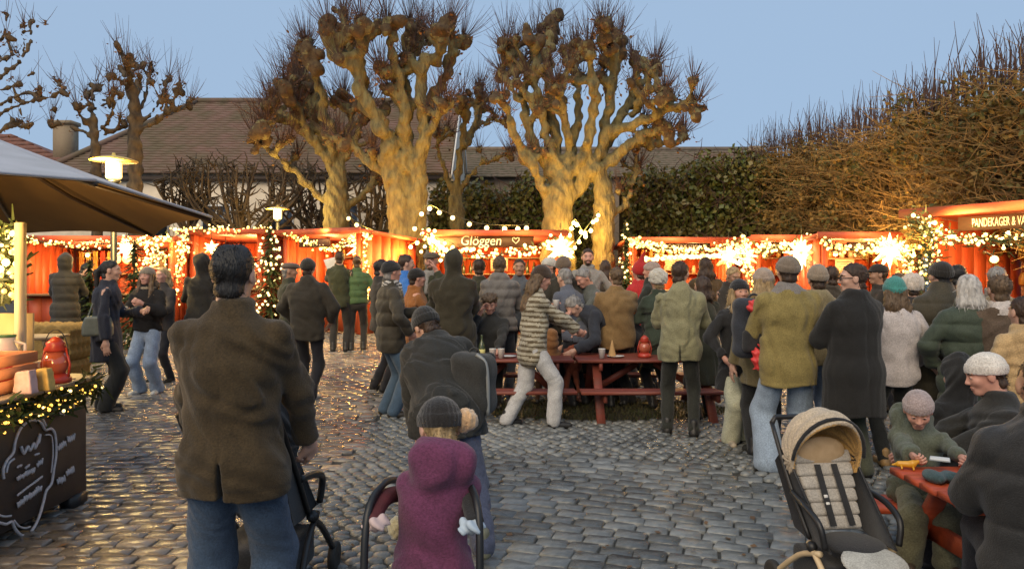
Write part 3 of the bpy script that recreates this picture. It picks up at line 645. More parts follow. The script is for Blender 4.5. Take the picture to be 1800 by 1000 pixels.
def star_lamp(label, px, py, D, rad, white=False):
    c = P(px, py, D); t = thing('star_lamp', label, 'star lamp', c, random.random() * .4, 'glowing paper stars hung on the huts')
    b = MB(); g = (1 + 5 ** .5) / 2
    dirs = [Vector(v).normalized() for v in [(0, a, b_ * g) for a in (-1, 1) for b_ in (-1, 1)] + [(a, b_ * g, 0) for a in (-1, 1) for b_ in (-1, 1)] + [(b_ * g, 0, a) for a in (-1, 1) for b_ in (-1, 1)]
            + [(a, b_, c_) for a in (-1, 1) for b_ in (-1, 1) for c_ in (-1, 1)] + [(1, 0, 0), (-1, 0, 0), (0, 0, 1), (0, 0, -1)]]
    b.ball((0, 0, 0), rad * .42, 12, 8); b.build('body', M_STAR, t, smooth=True)
    for d in dirs:
        s = MB(); l = rad * random.uniform(.88, 1.06); x = d.orthogonal().normalized(); y = d.cross(x); base = d * rad * .3; w_ = rad * .17
        s.add([base + x * w_, base + y * w_, base - x * w_, base - y * w_, d * l], [(0, 1, 4), (1, 2, 4), (2, 3, 4), (3, 0, 4)]); s.build('spike', M_STAR if white or random.random() < .62 else M_STARTIP, t)
    s = MB(); s.tube([(0, 0, rad * .9), (0, .02, rad * .9 + .25)], .008, 4); s.build('cord', M_CORD, t)
    return t
def fairy(label, pts, n, spread=.05, fol=120, r=.028, white=.35, power=0, sag=0, fs=.10, group='strings of fairy lights'):
    pts = [Vector(p) for p in pts]; o = pts[0].copy(); t = thing('fairy_lights', label, 'fairy lights', o, group=group)
    path = smooth_path([p - o for p in pts], 8)
    b = MB(); b.tube(path, .012, 5); b.build('cord', M_CORD, t)
    if fol:
        f = MB()
        for _ in range(fol):
            p = path[random.randrange(len(path))].lerp(path[random.randrange(len(path))], 0) + Vector((random.gauss(0, spread), random.gauss(0, spread * .7), random.gauss(0, spread)))
            a = Vector((random.gauss(0, 1), random.gauss(0, .7), random.gauss(-.2, .7))).normalized(); c = a.cross(Vector((0, 1, .3))).normalized(); l = fs * random.uniform(.6, 1.3)
            f.add([p - c * .012, p + c * .012, p + a * l + c * .004, p + a * l - c * .004], [(0, 1, 2, 3)])
        tag(f.build('sprigs', M_FIR, t), kind='stuff')
    w_, y_ = MB(), MB(); L = len(path) - 1
    n = int(n * 1.5)
    for i in range(n):
        q = (i + random.random()) / n * L; k = int(q); p = path[k].lerp(path[min(k + 1, L)], q - k) + Vector((random.gauss(0, spread), random.gauss(0, spread * .8) - .03, random.gauss(0, spread)))
        (w_ if random.random() < white * .7 else y_).ball(p, r * random.uniform(.5, 1.35), 6, 4)
    if w_.n: tag(w_.build('bulbs', M_BULB, t, smooth=True), kind='stuff')
    if y_.n: tag(y_.build('yellow_bulbs', M_BULBY, t, smooth=True), kind='stuff')
    for k in range(power and max(1, int((pts[-1] - pts[0]).length / 1.4))):
        m = max(1, int((pts[-1] - pts[0]).length / 1.4)); lamp(t, path[int((k + .5) / m * L)] + Vector((0, -.36, .42)), power * 9, (1, .56, .16), .12)  # added fill lights, raised off the bulbs to light hedges and trees
    return t
def festoon(label, pts, n, r=.048, power=6):
    pts = [Vector(p) for p in pts]; o = pts[0].copy(); t = thing('festoon_lights', label, 'festoon lights', o, group='festoon bulbs between trees and huts')
    path = smooth_path([p - o for p in pts], 8); b = MB(); b.tube(path, .010, 5); b.build('cable', M_CORD, t); L = len(path) - 1
    for i in range(n):
        q = (i + .5) / n * L; k = int(q); p = path[k].lerp(path[min(k + 1, L)], q - k)
        b = MB(); b.ball((0, 0, -r - .03), r, 10, 7); b.tube([(0, 0, .005), (0, 0, -.04)], r * .45, 6, 1); bo = b.build('bulb', [M_BULB, M_CORD], t, p, smooth=True)
    for k in range(2 if power else 0): lamp(t, path[int(L * (.25 + .5 * k))] + Vector((0, -.15, -.12)), power * 13, (1, .58, .13), .1)
    return t
HUTP = 1.8
def hut(label, px0, px1, D, yaw, dep, hf, hb, front=True, shelf=True, power=45, sign=None, w_=None, over=.18, counter=.98, open_=True, base=None):
    """local frame: x along the front, y into the hut; the origin is the left front corner."""
    g = gz(D); o = Vector((GX(px0, D), D, g)); a = R(yaw)
    if w_ is None: w_ = (GX(px1, D) - GX(px0, D)) / max(.3, math.cos(a))
    t = thing('market_hut', label, 'market hut', o, a, 'red wooden market huts')
    def boards(name, x0, y0, x1, y1, z0, z1a, z1b, n, mt=M_RED):
        for i in range(n):                                           # vertical cladding boards, each slightly proud or shy
            q0, q1 = i / n, (i + 1) / n; j = random.uniform(0, .008); dx, dy = x1 - x0, y1 - y0; L = math.hypot(dx, dy); nx_, ny_ = dy / L, -dx / L
            b = MB(); vs = []
            for q, e in ((q0, .004 / L), (q1, -.004 / L)):
                q += e
                for th in (0, .025): vs += [(x0 + dx * q + nx_ * (j + th), y0 + dy * q + ny_ * (j + th), z0), (x0 + dx * q + nx_ * (j + th), y0 + dy * q + ny_ * (j + th), z1a + (z1b - z1a) * q)]
            b.add(vs, [(0, 1, 3, 2), (4, 6, 7, 5), (2, 3, 7, 6), (0, 4, 5, 1), (1, 5, 7, 3), (0, 2, 6, 4)]); b.build(name, mt, t)
    nb = max(4, int(w_ / .3)); nd = max(3, int(dep / .3))
    boards('wall_board', 0, dep, w_, dep, 0, hb, hb, nb); boards('wall_board', .0, dep, 0, .06, 0, hb, hf, nd); boards('wall_board', w_, .06, w_, dep, 0, hf, hb, nd)
    if front: boards('front_board', .05, 0, w_ - .05, 0, .05, counter - .03, counter - .03, nb)
    for x in (.04, w_ - .04): b = MB(); b.box((x, .02, hf / 2), (.09, .1, hf), bev=.008); b.build('post', M_RED, t)
    b = MB(); b.box((w_ / 2, -.06, counter), (w_ + .02, .34, .05), bev=.01); b.build('counter', M_COUNTER, t)
    b = MB(); dz = hb - hf; L = dep + 2 * over; ang = math.atan2(dz, dep)
    b.box((w_ / 2, dep / 2, (hf + hb) / 2 + .05), (w_ + 2 * over, L / math.cos(ang), .07), M=Matrix.Rotation(ang, 3, 'X'), bev=.01); rf_ = b.build('roof', M_REDROOF, t)
    b = MB(); b.box((w_ / 2, -over - .02, hf + .04 - dz / dep * over), (w_ + 2 * over + .02, .035, .13), bev=.006); b.build('fascia', M_REDROOF, rf_)
    if shelf:
        for z in (1.35, 1.75):
            b = MB(); b.box((w_ / 2, dep - .2, z), (w_ - .3, .24, .03)); sh = b.build('shelf', M_WOOD, t)
    if sign:
        sx0, sx1, zc, hh, txt, kw = sign
        b = MB(); b.box(((sx0 + sx1) / 2, -.05, zc), (sx1 - sx0, .04, hh), bev=.008); sb = b.build('sign_board', M_SIGN, t)
        for tx, x, s_, k in txt: text('lettering', tx, s_, M_LETTER, sb, (x, -.075, zc + k.get('dz', 0)), (R(90), 0, 0), .003, k.get('shear', 0), sx=k.get('sx', 1))
        return_sign = sb
    if power:
        lamp(t, (w_ * .3, dep * .35, hf - .35), power * HUTP, WARM, .15); lamp(t, (w_ * .72, dep * .35, hf - .35), power * HUTP, WARM, .15)
        b = MB(); b.tube([(w_ * .3, dep * .35, hf - .02), (w_ * .3, dep * .35, hf - .22)], .01, 5, 1); b.lathe([(.02, -.1), (.12, -.14), (.115, -.145), (.02, -.11)], 12, (w_ * .3, dep * .35, hf - .1), 1); b.ball((w_ * .3, dep * .35, hf - .29), .05, 8, 6); b.build('ceiling_lamp', [M_LAMP, M_BLACK], t)
    t['w'] = w_
    return t
def wine_jars(t, xs, y, z, cat, label, colr):
    for i, x in enumerate(xs):
        b = MB(); b.lathe([(.045, 0), (.05, .02), (.05, .14), (.03, .18), (.018, .22), (.018, .27)], 10); m_ = b.build('bottle', mat(colr[0], colr[1], .2, spec=.6), None)
        m_.location = t.matrix_world @ Vector((x, y, z)) if False else Vector(t.location) + Matrix.Rotation(t.rotation_euler.z, 3, 'Z') @ Vector((x, y, z))
        tag(m_, label, cat, 'bottles on hut counters')
random.seed(5)
S1 = hut('red gift hut with shelves of framed goods under the dark parasol', 45, 296, 16.6, 4, 2.2, 2.10, 1.95, power=60, counter=.9)
S2 = hut('small red hut hung all over with fairy lights, behind the man in the tweed coat', 335, 455, 17.6, -6, 1.9, 2.27, 2.12, power=40, w_=1.75)
S3 = hut('red hut whose plain right side wall shows, with a bright star at its corner', 500, 640, 17.6, -30, 2.0, 2.25, 2.10, power=50, w_=2.35, sign=(.55, 1.5, 2.05, .2, [('. . . . . . .', 1.02, .2, {})], {}))
S4 = hut('red mulled wine hut with a dark sign lettered Gl\u00f6ggen', 757, 983, 16.5, 0, 2.2, 2.22, 2.06, power=55,
         sign=(.1, 2.3, 2.10, .28, [('Gl\u00f6ggen', 1.12, .30, dict(shear=.15, sx=.92))], {}))
S5 = hut('red hut with a thin dark sign and two stars at its right corner', 1112, 1292, 16.8, 0, 2.1, 2.07, 1.95, power=50, sign=(.68, 1.75, 1.98, .15, [('HONTEX', .95, .13, {}), ('STREN', 1.38, .09, {}), ('\u00d8', 1.63, .09, {})], {}))
S6 = hut('narrow red hut with a short lettered sign between the two star lit huts', 1330, 1432, 15.8, 0, 2.0, 2.10, 1.98, power=45, w_=1.35, sign=(.22, .72, 1.98, .17, [('BO BO BOB', .47, .11, {})], {}))
S7 = hut('red hut with the largest glowing star, before the lime trees', 1446, 1612, 14.6, 0, 2.0, 2.13, 2.0, power=50, sign=(.45, 1.2, 1.98, .15, [], {}))
S8 = hut('nearest red pancake and hot cocoa hut at the right edge', 1640, 2100, 10.9, -64, 2.2, 2.37, 2.2, power=46, w_=3.6, over=.3,
         sign=(.42, 3.0, 2.25, .20, [('PANDEKAGER & VARM KAKAO', 1.18, .17, dict(sx=.47))], {}))
b = MB()                                                               # heart after the word on the mulled wine sign
hp = [(0, -.07), (-.075, .01), (-.07, .055), (-.035, .065), (0, .03), (.035, .065), (.07, .055), (.075, .01)]
b.tube([(1.90 + x, -.078, 2.11 + z) for x, z in hp], .010, 5, closed=True)
heart = b.build('heart', M_LETTER, [o for o in S4.children if o.name.startswith('sign_board')][0])
# window opening with a light patch on the left wall of the pancake hut; inner panel
star_lamp('glowing star at the corner of the hut with the plain side wall', 636, 432, 16.9, .40)
star_lamp('glowing star at the right end of the mulled wine sign, over flat caps', 986, 438, 16.1, .36)
star_lamp('left one of the two stars side by side at the thin signed hut', 1281, 452, 16.2, .33)
star_lamp('right one of the two stars side by side, partly in fairy lights', 1312, 450, 15.6, .30)
star_lamp('glowing star above the grey beanie of the man in the mustard parka', 1409, 444, 15.2, .37)
star_lamp('largest glowing star, on the hut below the lime trees', 1564, 441, 14.2, .39)
star_lamp('white paper star hanging in the gift hut under the dark parasol', 222, 437, 16.3, .25, True)
star_lamp('yellowish star among the fairy lights left of the tweed coat man', 372, 436, 17.2, .2)
# fairy lights on the huts
fairy('garland of warm bulbs across the front of the hut with the plain side wall', [P(503, 412, 17.35), P(545, 425, 17.1), P(580, 438, 17), P(620, 420, 16.7), P(650, 412, 16.5)], 85, .05, 160, power=7)
fairy('lights hanging down the right post of the hut with the plain side wall', [P(642, 415, 16.5), P(645, 480, 16.5), P(646, 530, 16.5)], 34, .04, 50, power=5)
fairy('dense garland of bulbs in a swag under the mulled wine sign', [P(752, 410, 16.2), P(775, 440, 16.2), P(850, 448, 16.1), P(930, 440, 16.1), P(985, 418, 16.2)], 95, .07, 160, power=8, r=.034, white=.75)
fairy('garland of bulbs along the top of the thin signed hut', [P(1108, 425, 16.5), P(1140, 432, 16.5), P(1210, 442, 16.4), P(1290, 430, 16.4)], 110, .05, 160, power=7, r=.03)
fairy('bright straight strip of lights under the thin sign', [P(1130, 456, 16.4), P(1200, 452, 16.4), P(1262, 450, 16.4)], 60, .018, 0, r=.04, white=.9)
fairy('garland of lights drooping around the narrow signed hut', [P(1300, 425, 15.4), P(1330, 440, 15.4), P(1390, 432, 15.4), P(1436, 420, 15.4)], 90, .07, 160, power=6)
fairy('lights down the left post of the narrow signed hut', [P(1300, 440, 15.3), P(1318, 480, 15.3), P(1322, 520, 15.3)], 40, .06, 80, power=4)
fairy('garland of lights along the top of the hut with the largest star', [P(1448, 425, 14.3), P(1500, 440, 14.2), P(1560, 430, 14.2), P(1605, 440, 14.2)], 80, .06, 130, power=6)
fairy('lights around the right post of the hut with the largest star', [P(1585, 440, 13.9), P(1600, 470, 13.9), P(1575, 500, 13.9)], 50, .08, 100, power=5)
fairy('leafy garland of bulbs round the left post of the pancake hut', [P(1612, 385, 10.6), P(1640, 420, 10.6), P(1632, 470, 10.6), P(1622, 500, 10.6)], 46, .10, 300, r=.026, white=.8, power=5)
fairy('garland of white bulbs under the pancake sign', [P(1640, 408, 10.45), P(1690, 420, 10.0), P(1760, 422, 9.4), P(1830, 412, 8.9)], 60, .055, 150, r=.022, white=.9, power=5)
fairy('garland of lights along the eaves of the gift hut', [P(40, 420, 16.2), P(130, 430, 16.2), P(230, 425, 16.2), P(300, 415, 16.2)], 70, .05, 90, power=6)
fairy('lights scattered over the right half of the gift hut', [P(262, 430, 16.1), P(285, 455, 16.1), P(250, 470, 16.1), P(300, 490, 16.0)], 70, .10, 60, power=5)
fairy('dense lights on the left post of the small lit hut', [P(322, 412, 17.0), P(318, 440, 17.0), P(312, 480, 17), P(305, 530, 17)], 90, .09, 60, power=5)
fairy('lights along the roof edge of the small lit hut', [P(305, 404, 17.2), P(370, 403, 17.3), P(420, 404, 17.3), P(475, 402, 17.3)], 60, .05, 60, power=4)
# lit fir trees by the huts
def fir(label, px, D, h_, r_, lights, group='small fir trees by the huts'):
    t = thing('fir_tree', label, 'fir tree', (GX(px, D), D, gz(D)), group=group); b, f = MB(), MB()
    b.tube([(0, 0, 0), (0, 0, h_)], [.04, .008], 7); b.build('trunk', M_BARKD, t)
    for _ in range(int(420 * h_)):
        z = h_ * (1 - random.random() ** .6) * .95 + .1; rr = r_ * (1 - z / h_) * random.uniform(.3, 1) + .03; a = random.random() * 6.28
        p = Vector((rr * math.cos(a), rr * math.sin(a), z - rr * .25)); d = Vector((math.cos(a), math.sin(a), -.25 + random.gauss(0, .2))); c = d.cross(Vector((0, 0, 1))).normalized()
        f.add([p - d * .1 - c * .03, p + c * .05 * 0 - d * .1 + c * .03, p + d * .1 + c * .012, p + d * .1 - c * .012], [(0, 1, 2, 3)])
    tag(f.build('branches', M_FIR, t), kind='stuff')
    if lights:
        w_ = MB()
        for _ in range(lights):
            z = h_ * (1 - random.random() ** .6) * .95 + .1; rr = r_ * (1 - z / h_) * 1.02 + .03; a = random.random() * 6.28; w_.ball((rr * math.cos(a), rr * math.sin(a), z - rr * .25), .028, 6, 4)
        tag(w_.build('bulbs', M_BULB, t, smooth=True), kind='stuff'); lamp(t, (0, -r_ - .15, h_ * .6), 9, (1, .7, .2), .1)
    return t
fir('bright fir tree wrapped in bulbs left of the hut with the plain side wall', 474, 16.4, 2.6, .75, 170)
fir('dark fir tree behind the woman in the navy coat', 158, 12.6, 1.75, .6, 0)
fir('unlit fir tree top behind the woman with the white cup', 236, 14.5, 2.15, .7, 0)
fir('slim fir covered in lights at the left end of the thin signed hut', 1100, 16.2, 2.55, .35, 90)
# festoon bulbs
festoon('festoon bulbs sloping from the thick trunk down to the mulled wine sign', [P(725, 405, 18.0), P(748, 362, 17.8), P(783, 372, 17.3), P(840, 392, 17), P(900, 396, 16.8), P(930, 394, 16.9)], 10, .055)
festoon('festoon bulbs zigzagging between the twin trunks', [P(1000, 412, 17.2), P(1010, 385, 17.2), P(1030, 410, 17.2), P(1052, 372, 17.2), P(1020, 416, 17.1), P(1003, 440, 17)], 14, .05, 9)
festoon('festoon bulbs rising along the right wall of the plain sided hut', [P(608, 375, 19), P(640, 398, 18.4), P(690, 415, 18.2), P(725, 428, 17.6), P(745, 400, 17.4)], 9, .05, 7)
festoon('festoon bulbs hanging beside the red board of the mulled wine hut', [P(738, 440, 16.6), P(760, 418, 16.5), P(800, 432, 16.2), P(790, 455, 16.2), P(760, 446, 16.2)], 12, .04, 6)
# ================================================================== street lamps
def street_lamp(label, px, py, D, sc=1.0):
    top = P(px, py, D); g = gz(D); t = thing('street_lamp', label, 'street lamp', (top.x, D, g), group='street lamps with round flat hats'); hh = top.z - g
    b = MB(); b.tube([(0, 0, 0), (0, 0, .5), (0, 0, .52), (0, 0, hh - .3 * sc)], [.075, .075, .05, .042], 12); b.lathe([(.05, 0), (.09, .03), (.1, .06), (.05, .08)], 12, (0, 0, hh - .36 * sc)); b.build('pole', M_BLACK, t)
    b = MB(); b.lathe([(.095 * sc, -.27 * sc), (.112 * sc, -.25 * sc), (.112 * sc, -.03 * sc), (.09 * sc, 0)], 16, (0, 0, hh)); b.build('glass', M_LAMP, t, smooth=True)
    b = MB(); b.lathe([(.33 * sc, -.012), (.335 * sc, .004), (.2 * sc, .05), (.03, .08), (.02, .12)], 24, (0, 0, hh)); b.build('hat', mat('lamp_hat', (.62, .45, .12), .5), t, smooth=True)
    lamp(t, (0, -.42 * sc, hh - .18), 260, (1, .66, .2), .12)
street_lamp('near street lamp glowing above the ridge of the dark parasol', 200, 283, 11.2)
street_lamp('distant street lamp above the fairy lit fir, before the pale wall', 488, 368, 20.5)

# goods and menus inside the huts
ORD = 'first second third fourth fifth sixth seventh eighth ninth tenth eleventh twelfth'.split()
def hut_goods(t, name, n, z, what):
    w_ = t['w']; b = MB(); b.lathe([(.04, 0), (.055, .01), (.055, .12), (.035, .16), (.035, .19)], 10); src = None; cols = ((.45, .25, .06), (.5, .4, .25), (.35, .06, .03), (.12, .16, .06))
    mm = [mat('pot_%d' % i, c_, .35, dark(c_, .7), 12) for i, c_ in enumerate(cols)]
    dep = max((c_ for c_ in t.children if c_.name.startswith('shelf')), key=lambda o: o.name, default=None)
    for i in range(n):
        if i % 4 == 0 or src is None: b.m = [0] * len(b.f); src = b.build('jar', mm[(i // 4) % 4]); o = src
        else: o = src.copy(); COL.objects.link(o)
        o.location = Vector(t.location) + Matrix.Rotation(t.rotation_euler.z, 3, 'Z') @ Vector((.25 + (w_ - .5) * (i + random.uniform(-.2, .2)) / (n - 1), 1.82 if t is not S3 else 1.8, z + .016)); tag(o, ORD[i] + ' small jar along the ' + what, 'jar', 'jars on the ' + what)
for t, what, n in ((S3, 'shelf of the plain sided hut', 8), (S5, 'shelf of the thin signed hut', 9), (S6, 'shelf of the narrow signed hut', 5), (S7, 'shelf of the largest star hut', 8), (S8, 'shelf of the pancake hut', 12)):
    hut_goods(t, 'jar', n, 1.35, 'lower ' + what); hut_goods(t, 'jar', n - 1, 1.75, 'upper ' + what)
for t, x_, lb in ((S5, 1.3, 'white menu sheet on the back wall of the thin signed hut'), (S7, 1.2, 'white menu sheet on the back wall of the hut with the largest star'), (S8, 1.5, 'white menu sheet on the wall of the pancake hut'), (S4, 1.5, 'white menu sheet on the back wall of the mulled wine hut')):
    m_ = thing('menu_sheet', lb, 'menu', Vector(t.location) + Matrix.Rotation(t.rotation_euler.z, 3, 'Z') @ Vector((x_, 1.70, 1.58)), t.rotation_euler.z, 'menu sheets in the huts'); b = MB(); b.box((0, 0, 0), (.42, .01, .30)); b.build('sheet', mat('menu_paper', (.62, .5, .34), .7), m_)
    for k in range(5): b = MB(); b.box((random.uniform(-.03, .03), -.008, .1 - k * .05), (random.uniform(.2, .34), .003, .012)); b.build('text_line', M_SIGN, m_)
# ---------------------------------------------------------------- head and hand templates
def head_sdf(p, child=False):
    d = ell(p, (0, -.012, .03), (.077, .096, .088))
    jaw = (.056, .066, .074) if not child else (.062, .068, .064)
    d = smin(d, ell(p, (0, .024, -.034), jaw), .035); d = smin(d, cap(p, (-.012, .062, -.092), (.012, .062, -.092), .018, .018), .03)
    a = np.concatenate([np.abs(p[..., :1]), p[..., 1:]], -1)
    d = smin(d, ell(a, (.034, .062, -.022), (.026, .022, .024)), .02)                       # cheeks
    d = smin(d, ell(p, (0, .078, .03), (.052, .014, .012)), .018)                            # brow
    d = smax(d, -ell(a, (.031, .108, .004), (.020, .022, .014)), .012)                      # eye sockets
    d = smin(d, ell(a, (.031, .080, .004), (.0145, .0125, .0115)), .003)                     # eyeballs and lids
    d = smin(d, cap(p, (0, .086, .008), (0, .104, -.026), .008, .012), .012); d = smin(d, ell(a, (.011, .096, -.031), (.009, .010, .008)), .008)
    d = smin(d, ell(p, (0, .0865, -.060), (.024, .0095, .006)), .006); d = smin(d, ell(p, (0, .085, -.070), (.020, .009, .006)), .006); d = smax(d, -ell(p, (0, .096, -.065), (.021, .006, .0018)), .004)
    e = ell(a, (.080, -.008, -.004), (.010, .021, .032)); d = smin(d, e, .012)
    return smin(d, cap(p, (0, -.022, -.06), (0, -.04, -.19), .056, .06), .03)
def head_template(child, vox):
    v, f = surface(lambda p: head_sdf(p, child), (-.11, -.13, -.19), (.11, .14, .135), vox); c = v[f].mean(1); m = np.zeros(len(f), np.int32)
    ax = np.abs(c[:, 0]); m[(((c[:, 0]) / .024) ** 2 + ((c[:, 2] + .065) / .0125) ** 2 < 1) & (c[:, 1] > .07)] = 1
    m[(((ax - .031) / .0135) ** 2 + ((c[:, 2] - .004) / .0062) ** 2 < 1) & (c[:, 1] > .07)] = 2
    m[(((ax - .031) / .0065) ** 2 + ((c[:, 2] - .004) / .0065) ** 2 < 1) & (c[:, 1] > .07)] = 3
    m[(((ax - .033) / .022) ** 2 + ((c[:, 2] - .029 + .15 * (ax - .033) ** 2 / .02) / .0055) ** 2 < 1) & (c[:, 1] > .055)] = 4
    return v, f, m
def hand_template(curl, vox):
    """right hand, wrist at the origin, fingers along -z, palm towards +y... thumb on the -x side"""
    def fn(p):
        d = ell(p, (0, 0, -.048), (.040, .016, .050)); d = smin(d, cap(p, (0, 0, .02), (0, 0, -.03), .026, .028), .02)
        for x, l, a in ((-.030, .078, .9), (-.010, .086, 1.0), (.011, .080, 1.08), (.030, .062, 1.2)):
            q = V3(x * .95, 0, -.085); ang = 0
            for k, fr in enumerate((.45, .32, .23)):
                ang += curl * a * (.75, 1.0, .8)[k]; e = q + V3(x * .06, math.sin(ang) * l * fr, -math.cos(ang) * l * fr)
                d = smin(d, cap(p, q, e, .0098 - .001 * k, .0088 - .001 * k), .005 if k else .008); q = e
        q = V3(-.030, .004, -.030); e = V3(-.058, .018, -.058); d = smin(d, cap(p, q, e, .015, .011), .012); d = smin(d, cap(p, e, e + V3(-.002 + .012 * curl, .010 + .016 * curl, -.034), .0105, .0085), .005)
        return d
    return surface(fn, (-.10, -.04, -.19), (.065, .13, .05), vox)
HEAD = {(c, q): head_template(c, vx) for c in (False, True) for q, vx in (('hi', .0042), ('lo', .0085))}
HAND = {(cu, q): hand_template(c, vx) for cu, c in (('relax', .32), ('grip', 1.05)) for q, vx in (('hi', .0042), ('lo', .0068))}
SKIN = {k: mat('skin_' + k, c, .5, tuple(q * .86 for q in c), 30, .15, 200, spec=.4) for k, c in (('fair', (.56, .33, .24)), ('rosy', (.58, .30, .22)), ('tan', (.40, .22, .14)), ('dark', (.16, .08, .05)))}
M_LIP = mat('lips', (.40, .19, .15), .5); M_EYEW = mat('eye_white', (.36, .31, .28), .3); M_IRIS = mat('iris', (.03, .02, .015), .15)
HAIRS = dict(black=(.012, .010, .009), brown=(.055, .028, .014), lightbrown=(.14, .085, .042), grey=(.30, .28, .26), blond=(.42, .29, .14), white=(.55, .52, .48), auburn=(.12, .045, .018))
def hairmat(k): c = HAIRS[k]; return mat('hair_' + k, c, .55, dark(c, .5), 40, .8, 120, stretch=(1, 1, .25), spec=.5)
def ik(a, t, l1, l2, pole):
    a, t, pole = (np.asarray(q, float) for q in (a, t, pole)); d = t - a; L = np.linalg.norm(d); m = (l1 + l2) * .999
    if L > m: t = a + d / L * m; d = t - a; L = m
    if L < abs(l1 - l2) * 1.05 + .02: L = abs(l1 - l2) * 1.05 + .02
    n = d / np.linalg.norm(d); x = (l1 * l1 - l2 * l2 + L * L) / (2 * L); y = math.sqrt(max(l1 * l1 - x * x, 0)); q = pole - n * (pole @ n); q = q / (np.linalg.norm(q) + 1e-9)
    return a + n * x + q * y, t
ARMS = {  # wrist (x outward, y forward, z as share of height) and elbow pole
    'down': ((.155, .03, .475), (.35, -1, 0), 'relax'), 'pocket': ((.135, .095, .545), (1, -.75, 0), 'relax'), 'hold': ((.045, .20, .665), (.75, -.35, -1), 'grip'),
    'chest': ((.06, .155, .72), (.8, -.2, -1), 'grip'), 'push': ((.115, .245, .575), (.75, -.6, -.3), 'grip'), 'face': ((.065, .125, .855), (.5, .4, -1), 'relax'),
    'out': ((.21, .12, .53), (.8, -.8, 0), 'relax'), 'wide': ((.135, .17, .50), (1.6, -.7, 0), 'grip'), 'fwd': ((.07, .30, .60), (.7, 0, -1), 'grip'), 'close': ((.045, .20, .60), (.05, -.7, -1), 'grip'), 'reach': ((.06, .34, .50), (.6, 0, -1), 'relax')}
BODIES = []
def person(label, px, top, D, rot=0, H=None, top_col=(.03, .03, .032), coat='jacket', hem=.46, bulk=.0, puff=0, hood=None, collar=.03, leg_col=(.02, .02, .025), leg=.0, flare=0,
           shoe_col=(.015, .014, .013), hair='brown', style='short', hat=None, hat_col=(.02, .02, .02), pom=None, skin='fair', arms=('down', 'down'), lean=0, roll=0, headp=0, heady=0,
           build=1.0, seat=None, feet=None, kneel=None, child=False, scarf=None, beard=False, glasses=False, stripes=None, sheen=.15, cuff=None, hands=None, vent=False, hem_col=None, z=None, cloth_k=.84, fold=1.0, face=True, hip_off=0, fur=None, wrist=None, hood_col=None, sole=None):
    """one person: an Empty on the ground, the body and every garment its children. rot turns the figure (0 = back to the camera)."""
    gz0 = gz(D) if z is None else z; X = GX(px, D); ztop = CH - (top - HY) / F * D - gz0
    hs0 = 1.0 if not child else .9
    if H is None: H = (ztop - .125 - (.015 if hat else .008)) / .925 if not child else ztop / 1.02
    kb = .74 + .46 * min(max((max(top_col) - .05) / .15, 0), 1); top_col = tuple(min(c * kb + .002, .58) for c in top_col); kb = 1.0 + .2 * min(max((max(leg_col) - .06) / .2, 0), 1); leg_col = tuple(min(c * kb, .48) for c in leg_col)
    t = thing('person', label, 'person', (X, D, gz0), R(rot))
    seed = len(BODIES) + 3; BODIES.append(t); rs = np.random.default_rng(seed); fscale = D / 740.0
    vox = float(np.clip(fscale * 1.35, .0085, .021)); q = 'hi' if D < 7 else 'lo'
    hs = (H / 1.74) ** .5 if not child else .80 * (H / 1.0) ** .3
    B = .5 * H if seat is None else seat; L1, L2 = math.radians(lean), math.radians(roll)
    Rm = rotz(0) @ roty(L2) @ rotx(-L1); u = Rm @ np.array([0, 0, 1.]); fw = Rm @ np.array([0, 1., 0]); rt = Rm @ np.array([1., 0, 0])
    pel = np.array([0, hip_off, B]); sc_ = .9 if child else 1.0
    neck = pel + u * .335 * H * sc_; sh = [pel + u * .290 * H * sc_ + rt * s * .098 * H * build for s in (-1, 1)]
    hR = rotz(math.radians(-heady)) @ roty(L2 * .6) @ rotx(-math.radians(headp) - L1 * .55)
    hc = neck + (hR @ np.array([0, 0, 1.])) * (.155 * hs) + (u * .01) + fw * .02
    # arms
    el, wr, hd = [], [], []
    for i, s in enumerate((-1, 1)):
        w_, pole, gr = ARMS[arms[i]] if isinstance(arms[i], str) else arms[i]
        if wrist and wrist[i] is not None: tgt = np.array(wrist[i], float)
        else:
            base = np.array([s * w_[0] * H, w_[1] * H, 0]); tgt = pel + rt * base[0] + fw * base[1] + u * ((w_[2] - .5) * H * sc_)
        e, w2 = ik(sh[i], tgt, .165 * H * sc_, .150 * H * sc_, rt * pole[0] * s + fw * pole[1] + u * pole[2]); el.append(e); wr.append(w2); hd.append(gr if hands is None else hands[i])
    # legs
    hips = [pel + np.array([s * .052 * H * build, 0, -.01 * H]) for s in (-1, 1)]
    if feet is None:
        a = rs.uniform(.0, .05); feet = [(-.062 * H, -a + rs.uniform(-.02, .02), 0), (.062 * H, a + rs.uniform(-.02, .02), 0)]
    kn, an = [], []
    for i, s in enumerate((-1, 1)):
        foot = np.array(feet[i], float); ank = foot + np.array([0, -.02, .048 * H]); kp = np.array([s * .12, 1, .15]) if kneel is None or kneel[i] is None else np.array(kneel[i], float)
        k_, a_ = ik(hips[i], ank, .245 * H, .235 * H, kp); kn.append(k_); an.append(a_)
    fo = folds(seed, .0125 * fold * (1 if not puff else .5)); tk = .014 + bulk * .033
    lim = lambda pts, r: (np.min(pts, 0) - r, np.max(pts, 0) + r)
    # ---- body: head, trunk, limbs and hands in one mesh
    hv, hf, hm = HEAD[(child, q)]; parts_v = [hv * hs @ hR.T + hc]; parts_f = [hf]; parts_m = [hm.copy()]; n0 = len(hv)
    if beard: parts_m[0] = np.where((hv[hf].mean(1)[:, 2] < -.045) & (hv[hf].mean(1)[:, 1] > .02) & (parts_m[0] == 0), 4, parts_m[0])
